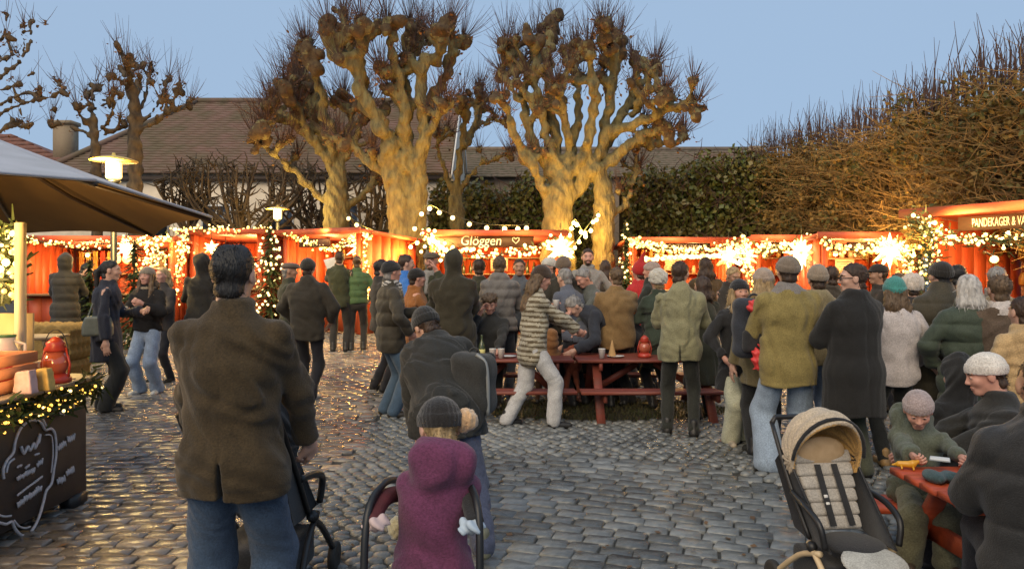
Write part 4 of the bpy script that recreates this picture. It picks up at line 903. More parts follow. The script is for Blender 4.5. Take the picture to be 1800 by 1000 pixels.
    def trunk(p):
        d = chain(p, [(pel, .085 * H, .055 * H), (pel + u * .15 * H, .075 * H, .05 * H), (pel + u * .29 * H * sc_, .085 * H, .05 * H)], rt); d = smin(d, cap(p, neck - u * .05, hc - (hR @ np.array([0, .03, .07])) * hs, .045, .045), .04)
        for i in (0, 1):
            for a_, b_, r0, r1 in ((sh[i], el[i], .026 * H, .022 * H), (el[i], wr[i], .021 * H, .016 * H), (hips[i], kn[i], .040 * H, .028 * H), (kn[i], an[i], .027 * H, .018 * H)): d = smin(d, cap(p, a_, b_, r0, r1), .03)
        return d
    lo, hi = lim([pel, neck, hc, *el, *wr, *kn, *an, *hips], .14); v, f = surface(trunk, lo, hi, max(.022, .024 * H / 1.7)); parts_v.append(v); parts_f.append(f + n0); parts_m.append(np.zeros(len(f), np.int32)); n0 += len(v)
    for i, s in enumerate((-1, 1)):
        v, f = HAND[('grip' if hd[i] == 'grip' else 'relax', q)]; v = v.copy(); ff = f
        if s < 0: v = v * np.array([-1, 1, 1]); ff = f[:, ::-1]
        v = v * ((H / 1.74) if not child else .60 * (H / .95))
        dirn = wr[i] - el[i]; dirn = dirn / np.linalg.norm(dirn); inw = -rt * s * (1 if hd[i] != 'flat' else 0) + fw * .25 + (u * .5 if hd[i] == 'grip' else 0); zz = -dirn; yy = inw - zz * (inw @ zz); yy /= np.linalg.norm(yy); xx = np.cross(yy, zz)
        v = v @ np.stack([xx, yy, zz]) + wr[i] + dirn * .012; parts_v.append(v); parts_f.append(ff + n0); parts_m.append(np.zeros(len(ff), np.int32)); n0 += len(v)
    mesh_obj('body', np.concatenate(parts_v), np.concatenate(parts_f), [SKIN[skin], M_LIP, M_EYEW, M_IRIS, hairmat(hair if hair else 'brown')], np.concatenate(parts_m), t, smooth=True)
    # ---- trousers
    lr = .0 if child else 0
    def trouser(p):
        lg = min(leg, .008); d = chain(p, [(pel + np.array([0, 0, -.02]), .086 * H * build + lg, .060 * H + lg), (pel + u * .06 * H, .080 * H * build + lg, .055 * H + lg)], rt)
        for i in (0, 1):
            d = smin(d, cap(p, hips[i], kn[i], .050 * H + lg, .040 * H + leg), .03); d = smin(d, cap(p, kn[i], an[i] + np.array([0, 0, -.012]), .040 * H + leg, .033 * H + leg + flare), .025)
        d = d + fo(p * 1.4) * .45; return np.maximum(d, .022 - p[..., 2])
    lo, hi = lim([pel, *hips, *kn, *an], .13); lo[2] = max(lo[2], .0); v, f = surface(trouser, lo, hi, vox); mesh_obj('trousers', v, f, [cloth('trouser_cloth_%d%d%d' % tuple(int(c * 999) for c in leg_col), leg_col)], parent=t, smooth=True)
    # ---- shoes
    for i, s in enumerate((-1, 1)):
        ft = np.array(feet[i], float); sz = H / 1.74 * (1.0 if not child else 1.1); an_ = an[i]; yawf = np.array([s * .22, 1, 0]); pt = 0
        if feet[i][2] > .12 and kneel is not None: pt = 1
        yawf /= np.linalg.norm(yawf); zf = max(ft[2], 0)
        hl_, to = np.array([an_[0], an_[1] - .02 * sz, zf + .04 * sz]), np.array([an_[0], an_[1], zf + .030 * sz]) + yawf * .165 * sz
        if pt: to = np.array([an_[0], an_[1], zf + .03]) + np.array([s * .03, .06, -.14]) * sz
        def shoe(p): d = smin(cap(p, hl_, to, .043 * sz, .036 * sz), cap(p, hl_, an_ + np.array([0, 0, .06 * sz]), .042 * sz, .043 * sz), .03); return np.maximum(d, (zf + .004) - p[..., 2])
        lo, hi = lim([hl_, to, an_ + np.array([0, 0, .08])], .06); v, f = surface(shoe, lo, hi, max(.009, vox * .75)); cz = v[f].mean(1)[:, 2]
        mesh_obj('shoe', v, f, [mat('shoe_%d%d%d' % tuple(int(c * 999) for c in shoe_col), shoe_col, .5, dark(shoe_col, .6), 20), mat('sole_%d%d%d' % tuple(int(c * 999) for c in (sole or dark(shoe_col, .8))), sole or dark(shoe_col, .8), .6)], (cz < zf + .024 * sz).astype(np.int32), t, smooth=True)
    # ---- coat
    hz = hem * H if seat is None else max(B - .10 * H, .02)
    if hem > .5 and seat is None: hz = hem * H
    fl = {'jacket': .0, 'long': .03, 'puffer': .012}.get(coat, 0) + (.016 if hem < .40 else 0)
    st = []
    if hz < B - .03: st.append((np.array([pel[0], pel[1] + .01, hz]) if seat is None else pel - u * .06 * H, .098 * H * build + tk + fl, .068 * H + tk + fl))
    st += [(pel, .096 * H * build + tk + fl * .6, .066 * H + tk + fl * .5), (pel + u * .13 * H, .087 * H * build + tk, .062 * H + tk), (pel + u * .23 * H * sc_, .098 * H * build + tk, .068 * H + tk), (pel + u * .285 * H * sc_, .088 * H * build + tk, .056 * H + tk), (pel + u * .332 * H * sc_, .044 * H + tk * .6, .040 * H + tk * .6)]
    def coatf(p):
        d = chain(p, st, rt, .05)
        for i in (0, 1):
            a = smin(cap(p, sh[i], el[i], .031 * H + tk * .6, .029 * H + tk * .62), cap(p, el[i], wr[i], .029 * H + tk * .7, .023 * H + tk * .55), .02); d = smin(d, a, .028)
        if collar: 
            a = pel + u * (.345 * H * sc_) + fw * -.004; q_ = (p - a.astype(f32)); h_ = q_ @ u.astype(f32); rr = np.sqrt(np.maximum(np.einsum('...i,...i', q_, q_) - h_ * h_, 0)); d = smin(d, np.sqrt((rr - .062 * hs) ** 2 + (np.maximum(np.abs(h_) - collar, 0)) ** 2) - .020 - bulk * .012, .03)
        if hood == 'down':
            c = neck - fw * .075 * hs - u * .015 + (u * .07 if child else 0); d = smin(d, ell(p, c, (.115 * hs, .062, .085 * hs) if not child else (.132 * hs, .072, .100 * hs)), .03)
            if child: d = smin(d, cap(p, neck - u * .03, neck + u * .035 - fw * .01, .075, .066), .03); d = smin(d, ell(p, neck - fw * .02, (.105 * hs, .085, .05)), .03); d = smax(d, -ell(p, c + u * .065 + fw * .02, (.075 * hs, .028, .06)), .02)
        if hood == 'up':
            up_ = hR @ np.array([0, 0, 1.]); fr = hR @ np.array([0, 1., 0]); e = ell((p - hc.astype(f32)) @ hR.astype(f32), (0, -.018, .022), (.106 * hs, .128 * hs, .134 * hs)); e = smin(e, cap(p, neck - u * .02, hc - up_ * .08 - fr * .03, .088 * hs, .09 * hs), .04)
            e = smax(e, -ell((p - hc.astype(f32)) @ hR.astype(f32), (0, .14 * hs, -.012), (.070 * hs, .13 * hs, .105 * hs)), .015); d = smin(d, e, .03)
        if puff:
            hh = (p - pel.astype(f32)) @ u.astype(f32); wv = np.abs(np.sin(hh * math.pi / puff)); d = d - .017 * np.sqrt(wv) + .010
        d = d + fo(p)
        if D < 8 and not puff and not child:                      # stitched seams: centre back and armholes
            loc_ = p - pel.astype(f32); xx = loc_ @ rt.astype(f32); yy = loc_ @ fw.astype(f32); g_ = .0022 if D < 4 else .0045; ww = max(.007, vox * .8); d = d + g_ * np.exp(-(xx / ww) ** 2) * (yy < 0)
            for i, s in enumerate((-1, 1)): d = d + g_ * np.exp(-(((p - sh[i].astype(f32)) @ (rt * s * .93 - u * .25 + fw * .1).astype(f32) + .012) / ww) ** 2) * (np.abs((p - sh[i].astype(f32)) @ u.astype(f32)) < .14)
            zc_ = hz + .035 - p[..., 2]; d = d + .003 * np.exp(-(zc_ / ww) ** 2)
        if vent: d = smax(d, -ell(p, (0, -.10 * H, hz), (.010, .12, .17)), .01)
        if seat is None: d = smax(d, hz + .012 * np.sin(p[..., 0] * 14 + seed) - p[..., 2], .008)
        if coat == 'jacket' and hem > .47: d = d  # ribbed waist keeps its cut edge
        for i in (0, 1): ax = wr[i] - el[i]; ax = ax / np.linalg.norm(ax); d = np.where(np.einsum('...i,...i', p - wr[i].astype(f32), p - wr[i].astype(f32)) < .0100 * H, smax(d, (p - wr[i].astype(f32)) @ ax.astype(f32) + .004, .008), d)
        return d
    pts = [c for c, _, _ in st] + el + wr + sh + ([hc] if hood == 'up' else [neck]); lo, hi = lim(pts, .13 + tk * 1.4 + fl + (.05 if hood else 0)); lo[2] = max(lo[2], hz - .03 if seat is None else .0)
    v, f = surface(coatf, lo, hi, vox); m = None; cm = [cloth('coat_%d%d%d' % tuple(int(c * 999) for c in top_col), top_col, .85 if not puff else .6, cloth_k, sheen)]
    if stripes:
        cm.append(cloth('stripe_%d%d%d' % tuple(int(c * 999) for c in stripes), stripes)); c = v[f].mean(1); arm = np.min([np.linalg.norm(c - (e_ * .5 + w2 * .5), axis=1) for e_, w2 in zip(el, wr)], 0) < .15
        m = (((c - pel) @ u / .052) % 1 < .42).astype(np.int32)
    elif hood_col:
        cm.append(cloth('hood_%d%d%d' % tuple(int(c * 999) for c in hood_col), hood_col)); c = v[f].mean(1); m = (((c - neck) @ u > -.03) & (np.linalg.norm((c - neck) - np.outer((c - neck) @ u, u), axis=1) < .14)).astype(np.int32)
    mesh_obj({'long': 'coat', 'puffer': 'puffer_jacket'}.get(coat, 'jacket'), v, f, cm, m, t, smooth=True)
    # ---- head wear and hair, in the head's own frame
    def hp(name, fn, lo, hi, mt, vx=None, mi=None):
        v, f = surface(fn, lo, hi, vx or max(.007, vox * .55))
        if name == 'hair' and len(f) and D < 11.5:
            pick = rs.integers(0, len(f), 420 if D < 6 else 200); bl = v[f[pick]].mean(1); nr = np.cross(v[f[pick, 1]] - v[f[pick, 0]], v[f[pick, 3]] - v[f[pick, 0]]); nr /= np.linalg.norm(nr, axis=1)[:, None] + 1e-9
            dn = np.array([0, -.25, -1.]) if style in ('long', 'bob', 'front', 'pony') else np.array([0, -.5, -.35]); dr = dn + nr * (.55 if style != 'curly' else 1.4) + rs.normal(0, .35, nr.shape); dr /= np.linalg.norm(dr, axis=1)[:, None]; L_ = rs.uniform(.010, .020, len(bl))[:, None] * (2.6 if style in ('long', 'front', 'bob') else 1)
            sd = np.cross(dr, nr); sd /= np.linalg.norm(sd, axis=1)[:, None] + 1e-9; w_ = .0022 * max(1, D / 4); n1 = len(v); v = np.concatenate([v, bl - sd * w_ - nr * .002, bl + sd * w_ - nr * .002, bl + dr * L_ + sd * w_ * .3, bl + dr * L_ - sd * w_ * .3]); k_ = len(bl); ar = np.arange(k_); f = np.concatenate([f, np.stack([n1 + ar, n1 + k_ + ar, n1 + 2 * k_ + ar, n1 + 3 * k_ + ar], 1)])
        if len(f): return mesh_obj(name, v * hs @ hR.T + hc, f, mt if isinstance(mt, list) else [mt], mi, t, smooth=True)
    hn = folds(seed + 100, .0036, (62, 62, 34))
    if style and style != 'bald' and hood != 'up':
        def hair_fn(p):
            d = ell(p, (0, -.015, .033), (.0845, .104, .0955)) + hn(p) + (.0 if style != 'thin' else .006)
            d = smax(d, (p[..., 1] - .052) * .8 - (p[..., 2] - .055) * .75, .012); d = smax(d, -.078 - p[..., 2] + .0 * p[..., 1], .012); d = smax(d, (p[..., 1] - .0) * .9 - (p[..., 2] + .01) * 1.0 - .03, .02) if style in ('short', 'thin', 'curly') else d
            d = smin(d, ell(p, (0, -.052, -.062), (.060, .050, .045)) + hn(p), .02)
            if style == 'curly': d = smin(d, ell(p, (0, -.0, .075), (.09, .10, .055)) + hn(p * 1.6) * 2.2, .03)
            if style in ('long', 'bob', 'front'):
                zl = {'long': -.36, 'bob': -.17, 'front': -.32}[style]
                d = smin(d, chain(p, [(V3(0, -.045, .0), .094, .075), (V3(0, -.075, -.12), .098, .055), (V3(0, -.105 if style != 'bob' else -.07, zl), .085 if style != 'bob' else .09, .035)], (1, 0, 0)) + hn(p * .8) * 1.5, .03)
                if style == 'front':
                    a = np.concatenate([np.abs(p[..., :1]), p[..., 1:]], -1); d = smin(d, cap(a, V3(.078, .01, .03), V3(.088, .05, -.2), .024, .03) + hn(p), .02); d = smin(d, cap(a, V3(.088, .05, -.2), V3(.075, .085, -.3), .03, .02) + hn(p), .02)
            if style == 'pony': d = smin(d, cap(p, V3(0, -.11, .03), V3(0, -.15, -.03), .028, .034) + hn(p), .02); d = smin(d, cap(p, V3(0, -.15, -.03), V3(0, -.135, -.26), .034, .018) + hn(p), .02)
            if style == 'bun': d = smin(d, ell(p, (0, -.12, .05), (.045, .04, .045)) + hn(p), .015)
            if hat: d = smax(d, p[..., 2] - .035, .01)
            return d
        hp('hair', hair_fn, (-.16, -.23, -.42 if style in ('long', 'bob', 'front', 'pony') else -.12), (.16, .16, .17), hairmat(hair))
    if hat in ('beanie', 'knit'):
        def beanie(p):
            an_ = np.arctan2(p[..., 0], p[..., 1] + .012); rib = np.cos(an_ * 30) * .0022; cut = p[..., 2] - .012 + (p[..., 1]) * -.22
            d = ell(p, (0, -.016, .040), (.090, .110, .092 if hat == 'beanie' else .108)) - rib; d = smax(d, -cut, .006); c2 = np.maximum(ell(p, (0, -.016, .034), (.096, .116, .100)) - rib, np.maximum(-cut - .004, cut - .052)); return smin(d, c2, .006)
        hp('beanie', beanie, (-.13, -.16, -.05), (.13, .14, .18), cloth('knit_%d%d%d' % tuple(int(c * 999) for c in hat_col), hat_col, .9, .75, .3))
    if hat == 'cap':
        def capf(p):
            cut = p[..., 2] - .035; d = smax(ell(p, (0, -.014, .045), (.092, .112, .090)), -cut, .006); br = np.maximum(ell(p, (0, .10, .044), (.075, .085, .012)), -(p[..., 1] - .05)); return smin(d, br, .01)
        hp('cap', capf, (-.12, -.15, .0), (.12, .21, .16), cloth('cap_%d%d%d' % tuple(int(c * 999) for c in hat_col), hat_col))
    if hat == 'flat':
        def flatf(p): d = smax(ell(p, (0, .005, .072), (.102, .130, .055)), -(p[..., 2] - .045), .008); return smin(d, np.maximum(ell(p, (0, .105, .052), (.07, .05, .012)), -(p[..., 1] - .06)), .012)
        hp('flat_cap', flatf, (-.13, -.15, .02), (.13, .18, .15), cloth('flatcap_%d%d%d' % tuple(int(c * 999) for c in hat_col), hat_col))
    if hat == 'fluffy':
        hp('fluffy_hat', lambda p: smax(ell(p, (0, -.016, .035), (.115, .135, .125)) + hn(p * 1.5) * 2, -(p[..., 2] + .01 - p[..., 1] * .25), .01), (-.15, -.18, -.08), (.15, .15, .19), cloth('fur_%d%d%d' % tuple(int(c * 999) for c in hat_col), hat_col, .95, .8, .6))
    if hat == 'elf':
        def elf(p): d = smax(ell(p, (0, -.016, .035), (.102, .122, .110)), -(p[..., 2] - p[..., 1] * .3 + .02), .01); return smin(smin(d, cap(p, V3(0, -.02, .10), V3(.03, -.05, .24), .065, .02), .04), cap(p, V3(.03, -.05, .24), V3(.05, -.08, .31), .02, .008), .02)
        hp('pointed_hat', elf, (-.13, -.18, -.08), (.14, .15, .35), cloth('felt_%d%d%d' % tuple(int(c * 999) for c in hat_col), hat_col))
    if pom:
        po = pom if isinstance(pom[0], (tuple, list)) else (pom, (0, -.02, .165), .045)
        hp('pompom', lambda p: ell(p, po[1], (po[2],) * 3) + hn(p * 2) * 1.6, tuple(c - po[2] * 1.4 for c in po[1]), tuple(c + po[2] * 1.4 for c in po[1]), cloth('pom_%d%d%d' % tuple(int(c * 999) for c in po[0]), po[0], .95, .7, .6))
    if scarf:
        a = neck + u * .015; 
        def scf(p):
            q_ = (p - a.astype(f32)); h_ = q_ @ u.astype(f32); rr = np.sqrt(np.maximum(np.einsum('...i,...i', q_, q_) - h_ * h_, 0)); d = np.sqrt((rr - .070) ** 2 + np.maximum(np.abs(h_) - .022, 0) ** 2) - .030 + fo(p * 1.5); return smin(d, cap(p, a + fw * .10 + rt * .03, a + fw * .125 - u * .25 + rt * .04, .028, .035), .02)
        v, f = surface(scf, a - .2 - np.array([0, 0, .14]), a + .2, max(.009, vox * .7)); c = v[f].mean(1)
        mesh_obj('scarf', v, f, [cloth('scarf_%d%d%d' % tuple(int(c_ * 999) for c_ in scarf), scarf), cloth('scarf_dark', (.03, .03, .035))], ((c @ (u * 1. + rt * .4) / .035) % 1 < .4).astype(np.int32) if label.find('striped scarf') >= 0 else None, t, smooth=True)
    if fur:
        frl = hR if hood == 'up' else np.stack([rt, fw, u], 1); b = MB(); c0 = (hc if hood == 'up' else neck)
        ring = [(.085 * math.sin(k / 16 * 6.283), .085 if hood == 'up' else .075 * math.cos(k / 16 * 6.283), (.11 * math.cos(k / 16 * 6.283)) if hood == 'up' else .0) for k in range(16)]
        for k in range(260):
            p = np.array(ring[k % 16]) + RNG.normal(0, .012, 3); d = RNG.normal(0, 1, 3); d = d / np.linalg.norm(d) * .032; e = np.cross(d, RNG.normal(0, 1, 3)); e = e / np.linalg.norm(e) * .008
            b.add([frl @ (p - e) + c0, frl @ (p + e) + c0, frl @ (p + d) + c0], [(0, 1, 2)])
        b.tube([frl @ np.array(r_) + c0 for r_ in ring], .024, 6, closed=True); b.build('fur_trim', cloth('furtrim_%d%d%d' % tuple(int(c * 999) for c in fur), fur, .95, .6, .5), t)
    if glasses:
        b = MB()
        for s in (-1, 1): b.tube([hR @ (np.array([s * .033 + .024 * math.cos(a_ * .5236), .100, .004 + .018 * math.sin(a_ * .5236)]) * hs) + hc for a_ in range(12)], .0035, 5, closed=True); b.tube([hR @ (np.array([s * .057, .098, .006]) * hs) + hc, hR @ (np.array([s * .083, .0, .008]) * hs) + hc], .003, 4)
        b.tube([hR @ (np.array([-.01, .103, .008]) * hs) + hc, hR @ (np.array([.01, .103, .008]) * hs) + hc], .003, 4); b.build('glasses', M_BLACK, t)
    t['H'] = H; J = dict(t=t, H=H, pel=pel, neck=neck, hc=hc, u=u, fw=fw, rt=rt, sh=sh, el=el, wr=wr, hR=hR, hs=hs, kn=kn, an=an, D=D, loc=Vector((X, D, gz0)), rz=R(rot))
    return J
def wpt(J, p): return J['loc'] + Matrix.Rotation(J['rz'], 3, 'Z') @ Vector(p)
# ================================================================== the crowd
BLK, DOL, NAV, OLI = (.030, .028, .026), (.050, .046, .028), (.030, .034, .052), (.085, .080, .040)
JEAN, LJEAN, DJEAN = (.10, .15, .24), (.21, .27, .37), (.05, .08, .13)
PP = {}
def pp(key, *a, **k): PP[key] = person(*a, **k); return PP[key]
pp('hood1', 'person in a long black padded coat browsing at the gift hut under the parasol', 115, 447, 12.2, 10, coat='puffer', puff=.13, hem=.33, top_col=BLK, hood='up', arms=('hold', 'hold'))
pp('scarfdark', 'person in dark clothes looking down, right of the long black padded coat', 143, 462, 13.2, -60, top_col=(.04, .035, .032), hair='black', arms=('hold', 'hold'), headp=25)
pp('navy', 'woman in a long navy coat with a grey green shoulder bag and dark ponytail', 186, 457, 8.7, -72, coat='long', hem=.33, top_col=NAV, hair='black', style='pony', leg=.02, flare=.02, arms=('hold', 'down'), lean=3, leg_col=(.018, .02, .02))
pp('cupw', 'long haired woman in black leather jacket and pale jeans with a white cup', 260, 468, 9.7, 172, coat='jacket', hem=.50, top_col=(.022, .019, .018), sheen=0, hair='lightbrown', style='front', skin='rosy', arms=('chest', 'hold'), leg_col=LJEAN, leg=.018, flare=.01, shoe_col=(.7, .68, .62), fur=(.30, .23, .15), hat='beanie', hat_col=(.24, .20, .15), bulk=.25)
pp('behindcup', 'person with fair hair behind the woman with the white cup', 287, 470, 10.6, 160, top_col=(.06, .05, .045), hair='blond', style='bob', skin='rosy', arms=('hold', 'hold'))
pp('pointhood', 'person in a dark coat with a pointed hood left of the tweed coat man', 355, 448, 10.8, 15, coat='long', hem=.36, top_col=(.03, .027, .022), hood='up', arms=('hold', 'hold'))
pp('tweed', 'man in a brown tweed coat and jeans seen from behind, pushing a black stroller', 409, 429, 3.0, 2, coat='long', hem=.435, top_col=(.070, .046, .020), cloth_k=.7, hair='black', style='short', leg_col=(.045, .075, .125), leg=.022, arms=('wide', 'wide'), bulk=.3, build=.97, vent=True, collar=.035, fold=.8, shoe_col=(.03, .022, .016), heady=8)
pp('darkcap', 'man in a dark hooded jacket, dark cap and black trousers, back turned', 541, 453, 9.4, -5, coat='jacket', hem=.42, top_col=(.048, .040, .028), hood='down', hat='beanie', hat_col=(.035, .03, .022), bulk=.6, build=1.1, arms=('pocket', 'pocket'), leg_col=(.02, .02, .025), shoe_col=(.45, .52, .56), feet=[(-.1, .12, 0), (.1, -.12, 0)])
pp('capleft', 'person in a grey cap looking right beside the man in the dark cap', 507, 461, 10.4, -80, top_col=(.045, .05, .032), hat='flat', hat_col=(.12, .09, .07), hair='grey', skin='tan', arms=('hold', 'hold'))
pp('olivefar', 'man in a dark olive jacket holding up a white bag at the plain sided hut', 597, 442, 13.8, 5, coat='jacket', hem=.44, top_col=(.06, .065, .03), hair='brown', arms=('face', 'pocket'), leg_col=BLK)
pp('greenpuff', 'woman in a green puffer jacket at the lit post of the plain sided hut', 628, 450, 13.9, 10, coat='puffer', puff=.12, hem=.5, top_col=(.07, .13, .05), hair='lightbrown', style='bun', arms=('hold', 'pocket'), leg_col=BLK)
pp('darkbehind', 'dark haired man in a dark jacket behind the man with the striped scarf', 669, 456, 9.9, -70, top_col=(.045, .04, .035), hair='black', arms=('pocket', 'hold'))
pp('scarfman', 'older man in a black beanie, striped scarf, dark puffer jacket and jeans', 686, 457, 8.4, -66, coat='puffer', puff=.15, hem=.42, top_col=(.055, .045, .028), hat='beanie', hat_col=(.02, .02, .02), hair='grey', skin='rosy', scarf=(.52, .50, .46), leg_col=(.06, .10, .15), leg=.014, bulk=.3, arms=('hold', 'pocket'), shoe_col=(.035, .028, .02), heady=-10)
pp('blue', 'man in a bright blue jacket looking right beside the striped scarf man', 712, 447, 9.8, -75, coat='jacket', hem=.45, top_col=(.035, .14, .42), hair='brown', arms=('hold', 'pocket'))
pp('orangej', 'woman with a black hat and orange brown jacket behind the striped scarf man', 731, 471, 9.3, -70, coat='jacket', hem=.42, top_col=(.26, .10, .028), hat='beanie', hat_col=(.018, .016, .015), hair='brown', skin='rosy', arms=('hold', 'hold'))
pp('flatcap', 'bearded man in a flat cap and dark green coat facing us with a hand raised', 759, 442, 9.9, 172, coat='long', hem=.36, top_col=(.055, .060, .032), hat='flat', hat_col=(.10, .075, .05), hair='lightbrown', style='short', skin='rosy', beard=True, arms=('face', 'pocket'), scarf=(.3, .29, .27))
pp('hoodback', 'big person in a dark coat with hood up, left of the seated man', 796, 444, 8.7, 3, coat='long', hem=.34, top_col=(.050, .042, .024), hood='up', bulk=.8, build=1.06, arms=('hold', 'hold'))
pp('greend', 'dark haired person in a green black jacket between dark coat and grey puffer', 842, 455, 10.2, 10, top_col=(.05, .05, .03), hair='brown', arms=('hold', 'hold'))
pp('greypuff', 'person in a grey puffer jacket with lowered hood before the mulled wine hut', 878, 450, 9.6, -10, coat='puffer', puff=.12, hem=.47, top_col=(.16, .145, .13), hood='down', hair='lightbrown', bulk=.5, arms=('hold', 'hold'), leg_col=(.06, .065, .075))
pp('bluegrey', 'person in a blue grey jacket facing us at the right of the grey puffer', 913, 455, 10.4, 178, coat='jacket', top_col=(.10, .11, .125), hair='brown', skin='tan', arms=('pocket', 'pocket'))
pp('sitman', 'young man with brown hair sitting at the picnic table, face resting in his hand', 862, 514, 9.25, 176, seat=.47, H=1.76, coat='jacket', top_col=(.040, .040, .038), hair='lightbrown', style='curly', skin='rosy', arms=('fwd', 'face'), headp=18, feet=[(-.12, .42, 0), (.12, .40, 0)], leg_col=BLK)
pp('stripe', 'woman in a striped jumper and pale jeans stepping over the picnic bench', 936, 470, 7.86, -72, seat=.85, H=1.70, coat='jacket', top_col=(.34, .31, .235), stripes=(.13, .10, .06), hair='lightbrown', style='long', hat='knit', hat_col=(.05, .03, .018), skin='rosy', arms=('fwd', 'fwd'), lean=4, headp=15, feet=[(-.10, -.24, 0), (.16, .20, 0)], leg_col=(.46, .48, .52), leg=.016, shoe_col=(.02, .019, .018), hood_col=None, bulk=.1)
pp('browncap', 'bearded man in a grey brown beanie looking down behind the striped jumper', 992, 448, 9.4, 168, top_col=(.045, .04, .03), hat='beanie', hat_col=(.15, .105, .07), hair='white', skin='rosy', beard=True, headp=28, arms=('fwd', 'hold'), bulk=.3)
pp('whitehat', 'person in a white hat and dark jacket under the star of the mulled wine hut', 966, 452, 10.2, 120, top_col=(.06, .05, .03), hat='beanie', hat_col=(.55, .52, .45), hair='brown', arms=('hold', 'hold'))
pp('greyscarf', 'bearded dark haired man in a grey coat and scarf facing us before the trunks', 1033, 437, 10.9, 178, coat='jacket', top_col=(.22, .21, .19), hair='brown', skin='rosy', beard=True, scarf=(.24, .23, .21), arms=('pocket', 'pocket'))
pp('brunette', 'long haired brunette with her back turned before the right twin trunk', 1064, 457, 11.8, 5, top_col=(.07, .055, .04), hair='brown', style='long', arms=('hold', 'hold'))
pp('greyhair', 'grey haired person in a slate jacket bowed toward the picnic table', 1050, 466, 9.3, 120, coat='jacket', top_col=(.11, .12, .11), hair='grey', skin='rosy', lean=12, headp=25, arms=('fwd', 'hold'))
pp('slate', 'person in a slate blue jacket bent over between beanie and grey head', 1015, 487, 9.0, 40, coat='jacket', top_col=(.10, .11, .14), hair='grey', lean=18, arms=('fwd', 'fwd'), H=1.7)
pp('browncoat', 'broad person in a brown coat with brown hair, back turned behind the table', 1084, 470, 8.95, 12, coat='jacket', hem=.42, top_col=(.19, .115, .045), hair='lightbrown', bulk=.7, build=1.1, arms=('hold', 'hold'))
pp('bender', 'grey haired man in a dark navy jacket bending low over the picnic table', 1098, 536, 9.15, 108, seat=.88, H=1.76, coat='jacket', top_col=(.040, .045, .060), hair='grey', style='short', lean=66, headp=15, arms=('reach', 'reach'), wrist=[(-.22, .75, .70), (.22, .72, .70)], bulk=.4, leg_col=BLK, feet=[(-.11, -.02, 0), (.11, .05, 0)])
pp('toddler', 'toddler in a rust red hooded snowsuit at the picnic table', 1005, 580, 8.95, 176, child=True, H=.80, seat=.50, coat='jacket', top_col=(.20, .055, .030), hood='up', hair='lightbrown', style='short', skin='rosy', arms=('fwd', 'fwd'), leg_col=(.20, .055, .03), feet=[(-.08, .2, .1), (.08, .2, .1)], shoe_col=(.1, .04, .03))
pp('rustback', 'child in a rust brown fleece beside the toddler at the picnic table', 968, 582, 8.75, 25, child=True, H=.9, seat=.45, coat='jacket', top_col=(.22, .10, .035), hood='up', skin='rosy', arms=('fwd', 'fwd'), leg_col=(.1, .05, .03), feet=[(-.08, .22, .05), (.08, .22, .05)])
pp('elf', 'person in a red pointed elf hat and red jacket at the thin signed hut', 1125, 462, 10.2, 30, coat='jacket', top_col=(.42, .025, .025), hat='elf', hat_col=(.40, .02, .02), hair='brown', skin='rosy', arms=('hold', 'hold'))
pp('greyknit', 'person in a pinkish grey beanie and dark jacket right of the elf hat', 1147, 459, 9.7, 60, top_col=(.03, .035, .028), hat='beanie', hat_col=(.34, .26, .22), hair='grey', skin='rosy', arms=('chest', 'hold'))
pp('fluffy', 'person in a pale fluffy hat and long dark green coat by the red lantern', 1157, 476, 8.9, 15, coat='long', hem=.3, top_col=(.045, .062, .042), hat='fluffy', hat_col=(.50, .47, .40), hair='blond', arms=('hold', 'hold'))
pp('parka', 'man in a light olive parka and black trousers standing at the table end', 1196, 459, 7.45, -14, coat='jacket', hem=.43, top_col=(.20, .19, .11), hood='down', hair='brown', style='short', arms=('hold', 'hold'), leg_col=(.024, .026, .022), shoe_col=(.016, .015, .014), bulk=.5, vent=True, heady=18, feet=[(-.13, .05, 0), (.13, -.03, 0)])
pp('darkbrown', 'brown haired person in a brown coat between the olive parka and the stars', 1240, 452, 10.3, 0, top_col=(.09, .055, .022), hair='brown', style='bob', arms=('hold', 'hold'))
pp('darkbrowncoat', 'person in a dark long coat standing right behind the olive parka', 1236, 500, 8.3, 20, coat='long', hem=.24, top_col=(.042, .045, .028), hair='brown', style='bob', H=1.58, arms=('hold', 'hold'))
pp('goldface', 'fair bearded man in a dark jacket and scarf looking down under the left star', 1283, 468, 9.7, 200, top_col=(.05, .04, .03), hair='blond', skin='tan', beard=True, headp=20, scarf=(.045, .03, .025), arms=('hold', 'hold'))
pp('smile', 'young woman in a black beanie and long black coat with beige trousers facing us', 1299, 490, 7.1, 186, coat='long', hem=.33, top_col=(.028, .028, .030), hat='beanie', hat_col=(.018, .018, .020), hair='blond', style='front', skin='rosy', leg_col=(.50, .42, .29), leg=.024, flare=.012, fur=(.5, .42, .3), arms=('pocket', 'pocket'), shoe_col=(.45, .38, .28))
pp('blonde', 'woman with long pale blond hair wearing the dark backpack', 1342, 470, 6.7, -8, coat='long', hem=.38, top_col=(.17, .135, .065), hair='blond', style='long', arms=('down', 'hold'), leg_col=(.03, .03, .03), hat='beanie', hat_col=(.36, .28, .22))
pp('khaki', 'man in a mustard khaki parka, grey hood and beanie, wide pale jeans', 1386, 449, 6.15, 3, coat='jacket', hem=.40, top_col=(.20, .155, .052), hood='down', hood_col=(.20, .18, .165), hat='beanie', hat_col=(.20, .155, .115), hair='brown', leg_col=(.22, .28, .36), leg=.032, flare=.03, shoe_col=(.62, .60, .55), bulk=.7, build=1.12, arms=('hold', 'hold'), feet=[(-.17, .0, 0), (.17, -.02, 0)])
